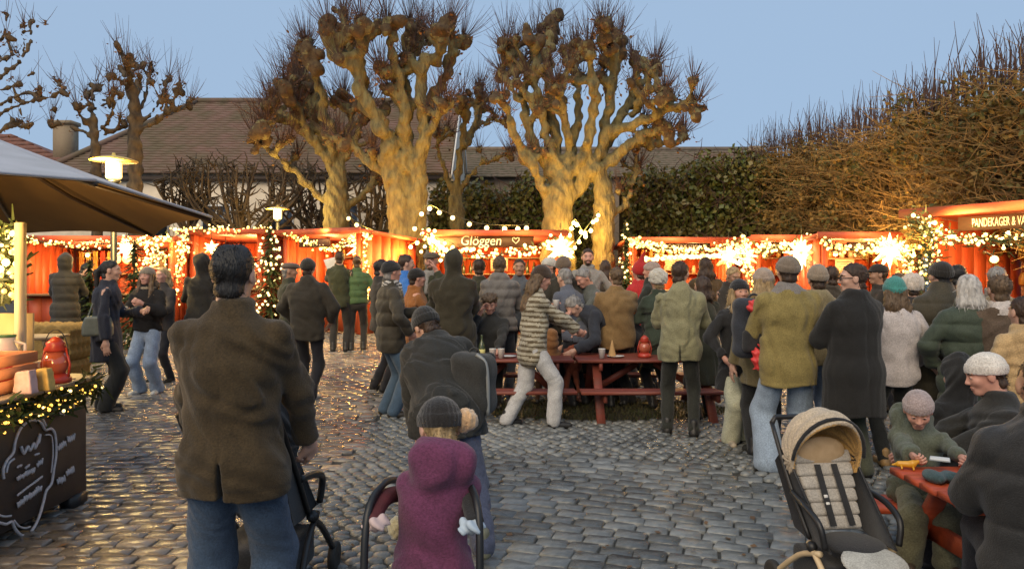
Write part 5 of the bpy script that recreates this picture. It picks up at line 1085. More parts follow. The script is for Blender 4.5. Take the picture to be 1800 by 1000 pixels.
pp('knit', 'person in a grey knit hat and brown coat right of the mustard parka', 1438, 467, 6.9, 0, coat='jacket', hem=.46, top_col=(.19, .155, .085), hood='down', hat='knit', hat_col=(.28, .22, .16), leg_col=LJEAN, leg=.02, arms=('hold', 'hold'), bulk=.4)
pp('glassman', 'dark haired man with glasses in a long black coat looking left', 1502, 463, 5.9, 14, coat='long', hem=.30, top_col=(.020, .019, .018), hair='brown', style='short', skin='fair', glasses=True, heady=-62, fold=.5, arms=('hold', 'hold'), bulk=.6, build=1.08, leg_col=(.07, .075, .05), leg=.02)
pp('headbehind', 'person with short brown hair seen between grey knit hat and man with glasses', 1461, 468, 8.4, 5, top_col=(.07, .055, .04), hair='brown', arms=('hold', 'hold'))
pp('darkcapr', 'man in a dark cap and dark jacket looking left below the largest star', 1546, 464, 8.8, 80, top_col=(.04, .032, .025), hat='cap', hat_col=(.028, .022, .018), hair='brown', skin='tan', arms=('hold', 'face'))
pp('teal', 'woman in a teal knit beanie and off white fleece with long brown hair', 1573, 507, 6.3, -5, coat='jacket', hem=.44, top_col=(.42, .38, .37), hat='knit', hat_col=(.06, .25, .22), hair='lightbrown', style='long', arms=('pocket', 'pocket'), leg_col=(.02, .022, .022), bulk=.5, shoe_col=(.32, .19, .07), H=1.58)
pp('fairboy', 'person with short fair hair between teal beanie and white bobble', 1580, 480, 8.6, 10, top_col=(.10, .085, .05), hair='lightbrown', arms=('hold', 'hold'))
pp('whitebob', 'person in a round white hat and dark quilted jacket behind the teal beanie', 1604, 484, 7.8, 0, coat='puffer', puff=.1, top_col=(.035, .03, .032), hat='fluffy', hat_col=(.58, .50, .42), arms=('hold', 'hold'))
pp('bigolive', 'man in a dark olive puffer coat with a thick collar, back turned', 1655, 459, 6.5, 4, coat='puffer', puff=.17, hem=.32, top_col=(.066, .056, .034), hair='black', style='short', hat='beanie', hat_col=(.024, .020, .016), collar=.07, bulk=.8, build=1.1, arms=('pocket', 'pocket'))
pp('profile', 'dark haired person in brown behind the dark olive puffer coat', 1683, 466, 8.1, -70, top_col=(.09, .05, .03), hair='black', skin='tan', arms=('hold', 'hold'))
pp('bobgrey', 'woman with a silver blond bob and dark green puffer jacket, back turned', 1703, 490, 6.0, -12, coat='puffer', puff=.14, hem=.36, top_col=(.058, .078, .052), hair='white', style='bob', bulk=.6, arms=('pocket', 'hold'), collar=.05, H=1.62)
pp('baldgrey', 'man with cropped grey hair turned right at the pancake hut', 1752, 468, 7.6, -70, top_col=(.24, .19, .12), hair='grey', style='thin', skin='tan', scarf=(.3, .26, .22), arms=('hold', 'hold'))
pp('whitefur', 'person in a brown jacket with a large pale furry hood lying on the back', 1758, 484, 5.9, -10, coat='jacket', hem=.45, top_col=(.115, .080, .055), hood='down', hood_col=(.56, .50, .46), hair='lightbrown', style='short', hat=None, arms=('hold', 'hold'), bulk=.5)
pp('beige', 'person in a tan hooded fleece at the right edge of the crowd', 1800, 520, 5.3, 5, coat='jacket', hem=.44, top_col=(.40, .27, .13), hood='down', hair='brown', arms=('pocket', 'pocket'), bulk=.4, H=1.45)
pp('whitecap', 'person in a white cap sitting behind the man in the black padded jacket', 1752, 636, 4.15, 75, seat=.40, H=1.58, coat='jacket', top_col=(.03, .03, .028), hat='beanie', hat_col=(.66, .62, .56), hair='brown', skin='rosy', arms=('fwd', 'fwd'), feet=[(-.12, .4, 0), (.12, .4, 0)], headp=15)
pp('blackhood', 'person in a black coat with raised hood crouching behind the child', 1688, 714, 4.75, 5, seat=.34, H=1.45, coat='jacket', top_col=(.022, .022, .022), hood='up', arms=('hold', 'hold'), feet=[(-.12, .3, 0), (.12, .32, 0)], bulk=.4)
pp('padded', 'man in a black padded jacket with cropped head sitting at the right table', 1838, 640, 2.95, -22, seat=.44, H=1.78, coat='puffer', puff=.22, top_col=(.030, .030, .031), hair='brown', style='thin', skin='tan', collar=.06, hood='down', bulk=.6, build=1.04, arms=('hold', 'hold'), headp=15, feet=[(-.15, .5, 0), (.15, .5, 0)], leg_col=(.03, .03, .035))
pp('kid', 'small child in a pinkish grey beanie and green snowsuit at the right table', 1610, 693, 4.05, 168, child=True, H=1.0, seat=.50, coat='jacket', top_col=(.105, .120, .088), hat='beanie', hat_col=(.36, .29, .28), hair='blond', skin='rosy', headp=30, heady=12, wrist=[(-.13, .30, .72), (.10, .30, .72)], arms=('fwd', 'fwd'), collar=.03, hood='down', leg_col=(.15, .145, .09), leg=.03, feet=[(-.09, .22, .12), (.09, .22, .12)], bulk=.3, shoe_col=(.1, .07, .05))
pp('purple', 'child in a long purple hooded coat and black hat with a beige bobble', 764, 673, 2.62, 4, H=1.21, child=True, coat='long', hem=.20, top_col=(.135, .035, .085), hood='down', hair='blond', style='short', build=.86, hat='beanie', hat_col=(.022, .019, .018), pom=((.58, .37, .20), (.105, -.05, .02), .050), headp=22, heady=-20, roll=4, arms=('close', 'close'), bulk=.0, leg_col=BLK, fold=.9)
pp('hunch', 'hunched person in charcoal coat and black hat walking ahead of the purple child', 788, 540, 4.45, 10, H=1.62, coat='long', hem=.42, top_col=(.030, .031, .029), hair='brown', hat='knit', hat_col=(.018, .018, .017), lean=46, roll=-8, arms=('push', 'push'), bulk=.8, build=1.0, leg_col=(.060, .072, .12), leg=.015, feet=[(-.1, .30, 0), (.16, -.34, .07)], shoe_col=(.16, .16, .11), headp=15, heady=-25)
# ================================================================== picnic tables
M_TRED = mat('table_red', (.165, .048, .030), .5, (.20, .040, .025), 5, .4, 40, stretch=(.4, 4, 4))
M_TRED2 = mat('table_red_bright', (.50, .085, .030), .45, (.38, .06, .022), 5, .35, 40, stretch=(.4, 4, 4))
def picnic_table(label, c, rz, L, m, zt=.66, zb=.37, wd=.70):
    t = thing('picnic_table', label, 'picnic table', c, rz, 'red picnic tables')
    for i in range(5):
        b = MB(); b.box((random.uniform(-.006, .006), (i - 2) * wd / 5, zt - .018), (L, wd / 5 - .008, .036), bev=.006); b.build('top_plank', m, t)
    for s in (-1, 1):
        for k in (0, 1):
            b = MB(); b.box((random.uniform(-.006, .006), s * (wd / 2 + .22 + k * .125), zb - .018), (L, .115, .036), bev=.006); b.build('bench_plank', m, t)
    for x in (-L / 2 + .22, L / 2 - .22):
        for s in (-1, 1): b = MB(); b.bar((x, s * .20, zt - .04), (x, s * (wd / 2 + .30), 0.0), .04, .095, up=(1, 0, 0), bev=.005); b.build('leg', m, t)
        b = MB(); b.box((x + .042, 0, zb - .085), (.036, wd + .68, .095), bev=.005); b.build('bench_bearer', m, t)
        b = MB(); b.box((x + .042, 0, zt - .083), (.036, wd - .04, .09), bev=.005); b.build('top_bearer', m, t)
    b = MB(); b.bar((-L / 2 + .25, 0, zb - .08), (-.1, 0, zt - .08), .04, .07); b.build('brace', m, t); b = MB(); b.bar((L / 2 - .25, 0, zb - .08), (.1, 0, zt - .08), .04, .07); b.build('brace', m, t)
    return t
picnic_table('left of the two dark red picnic tables, with bottle and glasses on it', (.02, 8.62, 0), 0, 1.34, M_TRED)
picnic_table('right of the two dark red picnic tables, with the red lantern on it', (1.56, 8.62, 0), R(1), 1.66, M_TRED)
picnic_table('bright red picnic table at the lower right where the small child leans', (2.92, 3.50, 0), R(2), 1.95, M_TRED2, .665, .40, .66)
M_GLASS = mat('bottle_glass', (.05, .07, .03), .1, spec=.8); M_PAPER = mat('paper_white', (.72, .70, .66), .7, (.62, .60, .56), 9)
def lathe_thing(name, label, cat, loc, prof, m, n=14, group=None):
    b = MB(); b.lathe(prof, n); o = b.build(name, m, None, loc, smooth=True); return tag(o, label, cat, group)
ZT = .664
bo = thing('bottle', 'glass bottle with a yellow label on the left picnic table', 'bottle', (GX(847, 8.42), 8.42, ZT))
b = MB(); b.lathe([(.034, 0), (.037, .01), (.037, .13), (.03, .16), (.014, .2), (.013, .25), (.015, .26)], 12); b.build('glass', M_GLASS, bo, smooth=True)
b = MB(); b.lathe([(.038, .02), (.0382, .1)], 12); b.build('paper_label', mat('label_yellow', (.55, .5, .18), .6), bo, smooth=True)
for px, lb in ((866, 'white paper cup next to the glass bottle on the left picnic table'), (881, 'white paper cup nearer the striped jumper on the left picnic table'), (1058, 'white paper cup alone on the right picnic table')):
    lathe_thing('paper_cup', lb, 'paper cup', (GX(px, 8.40), 8.40, ZT), [(.030, 0), (.040, .105), (.042, .108), (.036, .10), (.028, .01)], M_PAPER, group='paper cups on the picnic tables')
for px, lb in ((852, 'white paper plate by the bottle on the left picnic table'), (893, 'white paper plate under the striped sleeve on the left picnic table'), (1082, 'white paper plate behind the lone cup on the right picnic table')):
    lathe_thing('paper_plate', lb, 'plate', (GX(px, 8.5), 8.5, ZT + .001), [(.06, 0), (.10, .014), (.102, .016), (.058, .006)], M_PAPER, 20, 'paper plates on the picnic tables')
lathe_thing('paper_cone', 'brown paper cone standing on the right picnic table', 'paper cone', (GX(1076, 8.55), 8.55, ZT), [(.05, 0), (.045, .02), (.02, .13), (.004, .19)], mat('kraft_paper', (.42, .25, .10), .75), 9)
def lantern(label, loc, s=1.0, m=None):
    t = thing('lantern', label, 'lantern', loc); m = m or mat('lantern_red', (.42, .045, .025), .35)
    b = MB(); b.lathe([(.075 * s, 0), (.08 * s, .015 * s), (.07 * s, .04 * s), (.05 * s, .05 * s)], 16); b.build('base', m, t, smooth=True)
    b = MB(); b.lathe([(.05 * s, .05 * s), (.066 * s, .09 * s), (.066 * s, .12 * s), (.045 * s, .17 * s)], 16); b.build('glass', mat('lantern_glass', (.42, .10, .05), .12, spec=.8), t, smooth=True)
    b = MB(); b.lathe([(.048 * s, .17 * s), (.06 * s, .18 * s), (.045 * s, .205 * s), (.05 * s, .215 * s), (.03 * s, .235 * s), (.012 * s, .25 * s)], 16); b.build('cap', m, t, smooth=True)
    for k in (-1, 1): b = MB(); b.tube([(k * .07 * s, 0, .03 * s), (k * .078 * s, 0, .1 * s), (k * .055 * s, 0, .19 * s)], .007 * s, 6); b.build('side_tube', m, t)
    b = MB(); b.tube([(.07 * s * math.cos(a), .0, .15 * s + .14 * s * math.sin(a)) for a in np.linspace(0, math.pi, 10)], .003 * s, 5); b.build('handle', M_BLACK, t); return t
lantern('red storm lantern on the right picnic table before the green coat', (GX(1133, 8.5), 8.5, ZT))
# things in front of the small child
def soft(name, fn, lo, hi, vox, m, parent=None, loc=None, rot=None, mi=None):
    v, f = surface(fn, lo, hi, vox); o = mesh_obj(name, v, f, m if isinstance(m, list) else [m], mi(v[f].mean(1)) if mi else None, parent, loc, smooth=True)
    if rot: o.rotation_euler = rot
    return o
ZR = .668
ty = thing('toy', 'yellow plastic toy animal lying on the red table by the child', 'toy', (GX(1592, 3.74), 3.74, ZR), R(-25)); ty.scale = (.62, .62, .75)
M_YEL = mat('toy_yellow', (.62, .30, .02), .35)
soft('body', lambda p: smin(smin(cap(p, V3(-.05, 0, .03), V3(.05, 0, .035), .02, .024), cap(p, V3(.05, 0, .04), V3(.09, .01, .055), .022, .012), .015), cap(p, V3(-.05, 0, .03), V3(-.1, .0, .02), .014, .006), .01), (-.12, -.04, 0), (.12, .05, .09), .006, M_YEL, ty)
for x in (-.04, .045):
    for s in (-1, 1): b = MB(); b.tube([(x, s * .012, .025), (x + .012, s * .03, .012), (x + .01, s * .04, .004)], [.010, .008, .007], 6); b.build('leg', M_YEL, ty, smooth=True)
gl = soft('glove', lambda p: smin(ell(p, (0, 0, .024), (.085, .065, .025)), cap(p, V3(.05, -.03, .022), V3(.10, -.05, .018), .022, .016), .02) + .006 * np.sin(p[..., 0] * 70), (-.13, -.1, 0), (.17, .1, .08), .007, cloth('glove_teal', (.05, .085, .09)), None, (GX(1648, 3.52), 3.52, ZR)); tag(gl, 'dark teal padded glove lying under the child\u2019s hands', 'glove')
bk = thing('card', 'small open white card held down by the child', 'card', (GX(1652, 3.70), 3.70, ZR + .058), R(-30)); b = MB(); b.box((0, 0, .004), (.085, .075, .004), bev=.001); b.build('page', M_PAPER, bk); b = MB(); b.box((0, 0, 0), (.09, .08, .003)); b.build('cover', mat('card_cover', (.3, .35, .36), .5), bk)
# ================================================================== strollers
M_FRAME = mat('stroller_frame', (.60, .46, .28), .35, (.52, .39, .23), 6); M_BEIGE = cloth('stroller_beige', (.50, .41, .30)); M_TAN = cloth('stroller_lining', (.56, .33, .11)); M_PAD = cloth('stroller_pad', (.40, .37, .33)); M_GREYPAD = cloth('stroller_foot_pad', (.42, .42, .39)); M_MESH = cloth('stroller_black', (.024, .024, .026)); M_RUB = mat('rubber', (.02, .02, .02), .75, (.03, .028, .025), 40)
def wheel(t, c, r, wd=.035):
    Mx = Matrix.Rotation(R(90), 3, 'Y'); b = MB(); b.lathe([(r * .72, -wd / 2), (r * .95, -wd / 2), (r, -wd * .25), (r, wd * .25), (r * .95, wd / 2), (r * .72, wd / 2)], 20, c, 0, Mx); w_ = b.build('wheel', M_RUB, t, smooth=True)
    b = MB(); b.lathe([(.012, -wd * .5), (r * .74, -wd * .35), (r * .74, wd * .35), (.012, wd * .5)], 16, c, 0, Mx); b.build('rim', M_BLACK, w_)
def stroller(label, loc, rz, hood_m, lining, seat_m, frame_m, full=True, sz=1.0):
    t = thing('stroller', label, 'stroller', loc, rz, 'strollers in the square'); t.scale = (sz, sz, sz)
    hc_ = V3(0, -.235, .80); n_ = np.array([0, .96, -.28], f32)
    def canopy(p):
        e = ell(p, hc_, (.205, .235, .255)); wr = .006 * np.sin(np.arctan2(p[..., 2] - .78, p[..., 1] + .2) * 16 + 1.2 * np.sin(p[..., 0] * 18)); d = np.abs(e + wr) - .011; d = smax(d, (p - hc_) @ n_ - .055 - .02 * np.cos(p[..., 0] * 9), .006); return smax(d, .70 - p[..., 2] - .55 * (p[..., 1] + .235) * (p[..., 1] < -.235), .01)
    soft('canopy', canopy, (-.24, -.5, .6), (.24, .08, 1.09), .0075, [hood_m, lining], t, mi=lambda c: (np.sqrt((((c - hc_) / np.array([.205, .235, .255])) ** 2).sum(1)) < 1.0).astype(np.int32))
    b = MB(); b.tube([(.212 * math.cos(a), -.235 + .055 + .07 * math.sin(a), .80 + .236 * math.sin(a)) for a in np.linspace(0, math.pi, 15)], .011, 6); b.build('canopy_rim', M_MESH, t, smooth=True)
    A0, A1 = np.array([0, -.06, .43]), np.array([0, -.30, .84]); d_ = (A1 - A0) / np.linalg.norm(A1 - A0)
    if full:
        for k in range(6):
            c0 = A0 + d_ * (.05 + k * .073); wd = .145 + .01 * k
            soft('seat_pad', lambda p: np.sqrt(np.maximum(np.abs(p[..., 0]) - wd + .03, 0) ** 2 + np.maximum(np.abs((p - c0.astype(f32)) @ d_.astype(f32)) - .022, 0) ** 2 + np.maximum(np.abs((p - c0.astype(f32)) @ np.cross(d_, [1, 0, 0]).astype(f32)) - .008, 0) ** 2) - .0145, c0 - .2, c0 + .2, .009, seat_m, t)
        soft('head_pad', lambda p: ell(p, A1 - d_ * .02 + np.array([0, .03, 0]), (.145, .030, .085)) + .0, (-.17, -.4, .72), (.17, -.18, .95), .008, mat('head_pad_tan', (.48, .34, .20), .85, (.42, .29, .16), 20, .3, 200), t)
        for s in (-1, 1):
            b = MB(); b.bar(A0 + d_ * .36 + np.array([s * .05, .03, .02]), A0 + d_ * .04 + np.array([s * .055, .05, .01]), .035, .008, bev=.002); hs_ = b.build('harness_strap', M_MESH, t)
            if s > 0:
                for q_ in (.19, .15): b = MB(); b.box(Vector(A0 + d_ * q_ + np.array([s * .054, .042, .014])), (.022, .012, .022), bev=.004); b.build('buckle', M_PAPER, hs_)
        b = MB(); b.ball(Vector(A1) + Vector((.165, .03, -.04)), .014, 8, 6); b.build('hood_button', M_PAPER, t, smooth=True)
    soft('seat', lambda p: ell(p, (0, .06, .41), (.165, .16, .035)), (-.18, -.12, .36), (.18, .24, .46), .009, M_MESH, t)
    soft('foot_pad', lambda p: ell((p - V3(0, .25, .38)) @ rotx(-.35).astype(f32), (0, 0, 0), (.170, .135, .026)) , (-.2, .08, .28), (.2, .42, .48), .009, M_GREYPAD if full else M_MESH, t)
    for s in (-1, 1):
        b = MB(); vs = [(s * .175, -.07, .40), (s * .175, .16, .40), (s * .195, -.30, .84), (s * .195, -.40, .74), (s * .18, -.2, .42)]
        q = [Vector(v) for v in vs]; q2 = [v + Vector((s * .012, 0, 0)) for v in q]; b.add(q + q2, [(0, 1, 2, 3, 4), (9, 8, 7, 6, 5)] + [(i, (i + 1) % 5, 5 + (i + 1) % 5, 5 + i) for i in range(5)]); b.build('side_panel', M_MESH, t)
        b = MB(); b.tube(smooth_path([(s * .205, -.02, .40), (s * .215, .14, .30), (s * .22, .33, .12)], 4), .016, 8); b.build('front_leg', frame_m, t, smooth=True)
        b = MB(); b.tube(smooth_path([(s * .205, .10, .38), (s * .22, -.1, .30), (s * .245, -.34, .10)], 4), .016, 8); b.build('rear_leg', frame_m, t, smooth=True)
        b = MB(); b.tube(smooth_path([(s * .20, -.02, .42), (s * .21, -.22, .66), (s * .205, -.44, .95)], 4), .013, 8); b.build('push_arm', M_BLACK, t, smooth=True)
        b = MB(); b.tube(smooth_path([(s * .215, -.18, .62), (s * .235, -.02, .60), (s * .225, .12, .54), (s * .205, .14, .42)], 5), .017, 8); b.build('armrest', M_BLACK, t, smooth=True)
        wheel(t, (s * .22, .35, .075), .075); wheel(t, (s * .245, -.34, .09), .09); b = MB(); b.ball((s * .21, .02, .39), .03, 10, 6); b.build('hinge', M_BLACK, t, smooth=True)
    b = MB(); b.tube([(-.205, -.44, .95), (-.17, -.47, .98), (.17, -.47, .98), (.205, -.44, .95)], .016, 8); b.build('handle', M_BLACK, t, smooth=True)
    soft('basket', lambda p: np.sqrt((np.maximum(np.abs(p[..., 0]) - .15, 0)) ** 2 + np.maximum(np.abs(p[..., 1] + .05) - .17, 0) ** 2 + np.maximum(np.abs(p[..., 2] - .23) - .06, 0) ** 2) - .03 + .004 * np.sin(p[..., 0] * 60), (-.22, -.28, .1), (.22, .2, .36), .012, M_MESH, t); return t
st = stroller('beige compact stroller with an open tan lined hood at the lower right', (1.62, 3.58, 0), R(187), M_BEIGE, M_TAN, M_PAD, M_FRAME, sz=.90)
stroller('black stroller pushed by the man in the tweed coat', (-1.24, 3.75, 0), R(-2), M_MESH, M_MESH, M_MESH, M_BLACK, False, 1.08)
wc = soft('muslin_cloth', lambda p: np.maximum(np.abs(p[..., 1] + .012 * np.sin(p[..., 0] * 60) * (1 - p[..., 2])) - .005, np.maximum(np.abs(p[..., 0]) - .022 - .05 * (.2 - p[..., 2]) * .6, np.abs(p[..., 2]) - .12)), (-.09, -.04, -.14), (.09, .04, .14), .006, mat('muslin', (.58, .54, .50), .9, (.5, .46, .42), 20, .4, 100), None, (GX(534, 3.42), 3.42, .99)); tag(wc, 'pale cloth hanging from the black stroller beside the tweed coat', 'cloth')
t = thing('doll_pram', 'dark pram frame with curved side handles around the purple child', 'pram', (GX(745, 2.5), 2.5, 0), R(2)); M_MAR = mat('maroon_fabric', (.10, .016, .020), .8, (.07, .012, .015), 20, .3, 150)
for s in (-1, 1):
    b = MB(); b.tube(smooth_path([(s * .19, -.12, .16), (s * .19, -.08, .60), (s * .185, -.03, .86), (s * .15, .10, .925), (s * .12, .24, .90)], 5), .013, 8); b.build('side_handle', M_BLACK, t, smooth=True)
    b = MB(); b.tube(smooth_path([(s * .175, -.03, .83), (s * .145, .08, .88), (s * .11, .2, .86)], 4), .03, 8); b.build('arm_pad', M_MAR if s < 0 else M_MESH, t, smooth=True)
    wheel(t, (s * .19, -.16, .1), .1); wheel(t, (s * .17, .45, .1), .1)
    rg = soft('rag', lambda p: ell(p, (0, 0, 0), (.040, .045, .026)) + .009 * np.sin(p[..., 0] * 110 + 2 * np.sin(p[..., 2] * 70)) * np.cos(p[..., 1] * 85), (-.07, -.07, -.06), (.07, .07, .06), .006, mat('rag_pink', (.55, .42, .40), .9) if s < 0 else mat('rag_blue', (.40, .48, .56), .9), None, t.location + Vector((s * .16, -.02, .83 if s < 0 else .82))); tag(rg, 'crumpled pinkish cloth on the left arm of the pram' if s < 0 else 'crumpled pale blue cloth on the right arm of the pram', 'cloth')
J = PP['purple']; soft('mitten', lambda p: ell(p, (0, 0, 0), (.036, .042, .045)) + .003 * np.sin(p[..., 0] * 200) * np.sin(p[..., 2] * 190), (-.06,) * 3, (.06,) * 3, .005, cloth('mitten_beige', (.50, .42, .24), .95, .8, .5), J['t'], Vector(J['wr'][0]) + Vector((-.10, -.05, -.02)))
# ================================================================== bags and cups that people carry
def backpack(label, loc, rz, m, m2, sz=1.0, red=True, piping=None):
    t = thing('backpack', label, 'backpack', loc, rz); t.scale = (sz,) * 3
    soft('body', lambda p: np.sqrt(np.maximum(np.abs(p[..., 0]) - .09, 0) ** 2 + np.maximum(np.abs(p[..., 1]) - .03, 0) ** 2 + np.maximum(np.abs(p[..., 2]) - .15, 0) ** 2) - .07 + .006 * np.sin(p[..., 2] * 30 + p[..., 0] * 12), (-.18, -.12, -.25), (.18, .12, .25), .010, m, t)
    if m2: soft('pocket', lambda p: np.sqrt(np.maximum(np.abs(p[..., 0]) - .07, 0) ** 2 + np.maximum(np.abs(p[..., 1] + .09) - .02, 0) ** 2 + np.maximum(np.abs(p[..., 2] + .09) - .05, 0) ** 2) - .035, (-.13, -.17, -.2), (.13, -.02, .04), .009, m2, t)
    for s in (-1, 1): b = MB(); b.tube(smooth_path([(s * .07, .08, .2), (s * .08, .16, .17), (s * .08, .14, -.02), (s * .07, .09, -.15)], 4), .018, 6); b.build('strap', m, t, smooth=True)
    b = MB(); b.tube([(.04 * math.cos(a), .02, .21 + .04 * math.sin(a)) for a in np.linspace(0, math.pi, 8)], .008, 6); b.build('grab_loop', m, t)
    if piping: b = MB(); b.tube(smooth_path([(.145, -.06, -.2), (.15, -.07, .0), (.13, -.07, .16), (.06, -.07, .215)], 4), .014, 6); b.build('piping', piping, t, smooth=True)
    return t
M_DKB = cloth('pack_navy', (.030, .034, .045)); M_RSH = mat('red_shell', (.62, .045, .040), .5, (.50, .03, .03), 12, .3, 60)
backpack('dark navy backpack on the blond woman\u2019s back beside the mustard parka', (GX(1326, 6.38), 6.38, 1.17), R(-8), M_DKB, M_MESH, 1.15)
for z_, px_, r_, lb in ((1.36, 1327, (.060, .045, .055), 'red hat tucked into the top of the navy backpack'), (.93, 1333, (.048, .04, .10), 'red jacket sleeve hanging from the bottom of the navy backpack')):
    o = soft('red_garment', lambda p: ell(p, (0, 0, 0), r_) + .010 * np.sin(p[..., 2] * 90 + p[..., 0] * 70) * np.sin(p[..., 0] * 60 + 1), tuple(-q * 1.3 for q in r_), tuple(q * 1.3 for q in r_), .008, M_RSH, None, (GX(px_, 6.18), 6.20, z_)); tag(o, lb, 'clothing')
backpack('bulky charcoal backpack with pale piping on the hunched person', (GX(832, 4.5), 4.5, .98), R(-24), cloth('pack_charcoal', (.035, .036, .035)), None, .86, piping=mat('pale_piping', (.20, .21, .21), .4))
hb = thing('shoulder_bag', 'grey green leather shoulder bag on the navy coat woman', 'bag', (GX(172, 8.5), 8.5, 1.02), R(16))
soft('body', lambda p: np.sqrt(np.maximum(np.abs(p[..., 0]) - .13 + .3 * np.maximum(p[..., 2], 0), 0) ** 2 + np.maximum(np.abs(p[..., 1]) - .03, 0) ** 2 + np.maximum(np.abs(p[..., 2]) - .085, 0) ** 2) - .03, (-.2, -.1, -.15), (.2, .1, .15), .010, mat('bag_leather', (.13, .145, .12), .45, (.10, .11, .09), 14), hb)
b = MB(); b.tube(smooth_path([(-.11, 0, .08), (-.03, .08, .34), (.05, .14, .42), (.12, 0, .09)], 5), .010, 6); b.build('strap', mat('bag_strap', (.10, .11, .09), .5), hb, smooth=True)
def cup(key, i, label, m=M_PAPER):
    J = PP[key]; d = (J['wr'][i] - J['el'][i]); d = d / np.linalg.norm(d); p = wpt(J, J['wr'][i] + d * .09 + J['fw'] * .03); lathe_thing('paper_cup', label, 'paper cup', (p.x, p.y, p.z - .04), [(.030, -.02), (.040, .09), (.042, .095), (.036, .085), (.028, 0)], m, 12, 'cups held by people')
cup('cupw', 1, 'white cup in the hand of the woman in the leather jacket'); cup('greyknit', 0, 'pale cup held by the person in the pinkish grey beanie'); cup('browncap', 1, 'white cup held by the bearded man in the grey brown beanie')
J = PP['olivefar']; p = wpt(J, J['wr'][0]); o = soft('paper_bag', lambda p: np.maximum(np.maximum(np.abs(p[..., 0]) - .14 - p[..., 2] * .4, np.abs(p[..., 1]) - .03), np.abs(p[..., 2] - p[..., 0] * .25) - .10), (-.22, -.06, -.18), (.22, .06, .18), .016, M_PAPER, None, (p.x - .05, p.y, p.z + .05)); tag(o, 'white paper bag held up by the man in the olive jacket', 'paper bag')
# ================================================================== kiosk at the left with its parasol
M_BOARD = mat('chalk_board', (.050, .036, .030), .55, (.034, .026, .022), 6, .25, 30); M_CHALK = mat('chalk', (.58, .56, .58), .9, (.46, .44, .46), 60)
kx, ky0, ky1 = -3.06, 2.6, 5.32
k = thing('kiosk', 'dark chalkboard sided kiosk counter at the left edge', 'kiosk', (kx, ky1, 0), 0)
b = MB(); b.box((-.9, -1.36, .48), (1.76, 2.70, .80)); b.build('cabinet', M_BOARD, k)
b = MB(); b.box((-.008, -1.36, .48), (.02, 2.70, .78), bev=.004); bd = b.build('chalkboard', M_BOARD, k)
b = MB(); b.box((-.85, -1.36, .90), (1.86, 2.86, .035), bev=.008); b.build('counter_top', mat('counter_grey', (.34, .27, .20), .5, (.27, .21, .15), 8, .3, 40), k)
for y_ in (-.12, -1.4, -2.5): b = MB(); b.box((-.02, y_, .05), (.10, .16, .10), bev=.01); b.build('foot', M_BLACK, k)
def kp(px, py): D_ = ky1 if px > 900 else kx * F / (px - CX); return (0.0155, D_ - ky1, CH - (py - HY) / F * D_)
def chalk(name, pts, r, closed=False):
    b = MB(); b.tube([kp(*q) for q in pts], r, 5, closed=closed); o = b.build(name, M_CHALK, bd); return o
def pxs(*p): return [(x * .27, 690 + y * .27) for x, y in p]
def cm(pts, n=6): return [(v.x, v.y) for v in smooth_path([(x, y, 0) for x, y in pts], n)]
chalk('scalloped_outline', cm(pxs((8, 560), (5, 500), (30, 440), (70, 390), (85, 310), (120, 230), (170, 185), (215, 180), (255, 200), (280, 240), (320, 235), (345, 280), (350, 400), (335, 500), (320, 590), (285, 640), (265, 720), (230, 830), (180, 910), (130, 930), (85, 890), (60, 840), (20, 855), (-40, 840))), .0095)
chalk('scalloped_outline', cm(pxs((24, 520), (40, 460), (75, 430))), .008); chalk('scalloped_outline', cm(pxs((215, 145), (255, 165), (285, 215))), .008); chalk('scalloped_outline', cm(pxs((75, 830), (110, 870), (150, 880), (180, 870))), .006); chalk('scalloped_outline', cm(pxs((280, 275), (310, 275), (325, 300), (330, 400), (318, 520))), .005); chalk('scalloped_outline', cm(pxs((-40, 790), (10, 805), (55, 800))), .007)
chalk('chalk_lettering', cm(pxs((122, 350), (140, 395), (165, 350), (180, 375), (205, 330), (215, 360), (245, 270), (235, 330))), .010)
random.seed(3)
for (x0, y0, x1, y1, hgt) in ((95, 560, 210, 500, 34), (225, 470, 262, 440, 40), (95, 668, 260, 545, 10), (98, 730, 255, 615, 44), (95, 485, 125, 470, 12), (150, 490, 175, 470, 14), (372, 130, 420, 120, 50), (430, 95, 470, 85, 50), (362, 360, 415, 325, 50), (425, 310, 472, 285, 50), (358, 580, 410, 560, 50), (418, 525, 468, 500, 50), (210, 405, 240, 395, 8)):
    n_ = max(6, int((x1 - x0) / 5.5)); pts = []
    for i in range(n_ + 1): q = i / n_; pts.append((x0 + (x1 - x0) * q, y0 + (y1 - y0) * q + (hgt / 2) * (1 if i % 2 else -1) * random.uniform(.5, 1.1)))
    chalk('chalk_lettering', cm(pxs(*pts), 3), .0058)
for zz, n_ in ((.86, 300), (.79, 240)):
    fairy('upper fir garland with gold bulbs along the kiosk counter' if zz > .8 else 'lower fir garland with gold bulbs along the kiosk counter', [(kx + .05, 5.36, zz + .02), (kx + .06, 4.9, zz - .03), (kx + .06, 4.3, zz), (kx + .06, 3.6, zz - .03), (kx + .06, 2.8, zz)], 62, .03, n_, .009, .25, 1.2, fs=.09)
fairy('garland of gold bulbs wound up the kiosk post under the parasol', [P(14, 520, 5.2), P(8, 480, 5.2), P(16, 440, 5.2), P(4, 405, 5.2)], 40, .05, 260, .022, .4, 3, fs=.10)
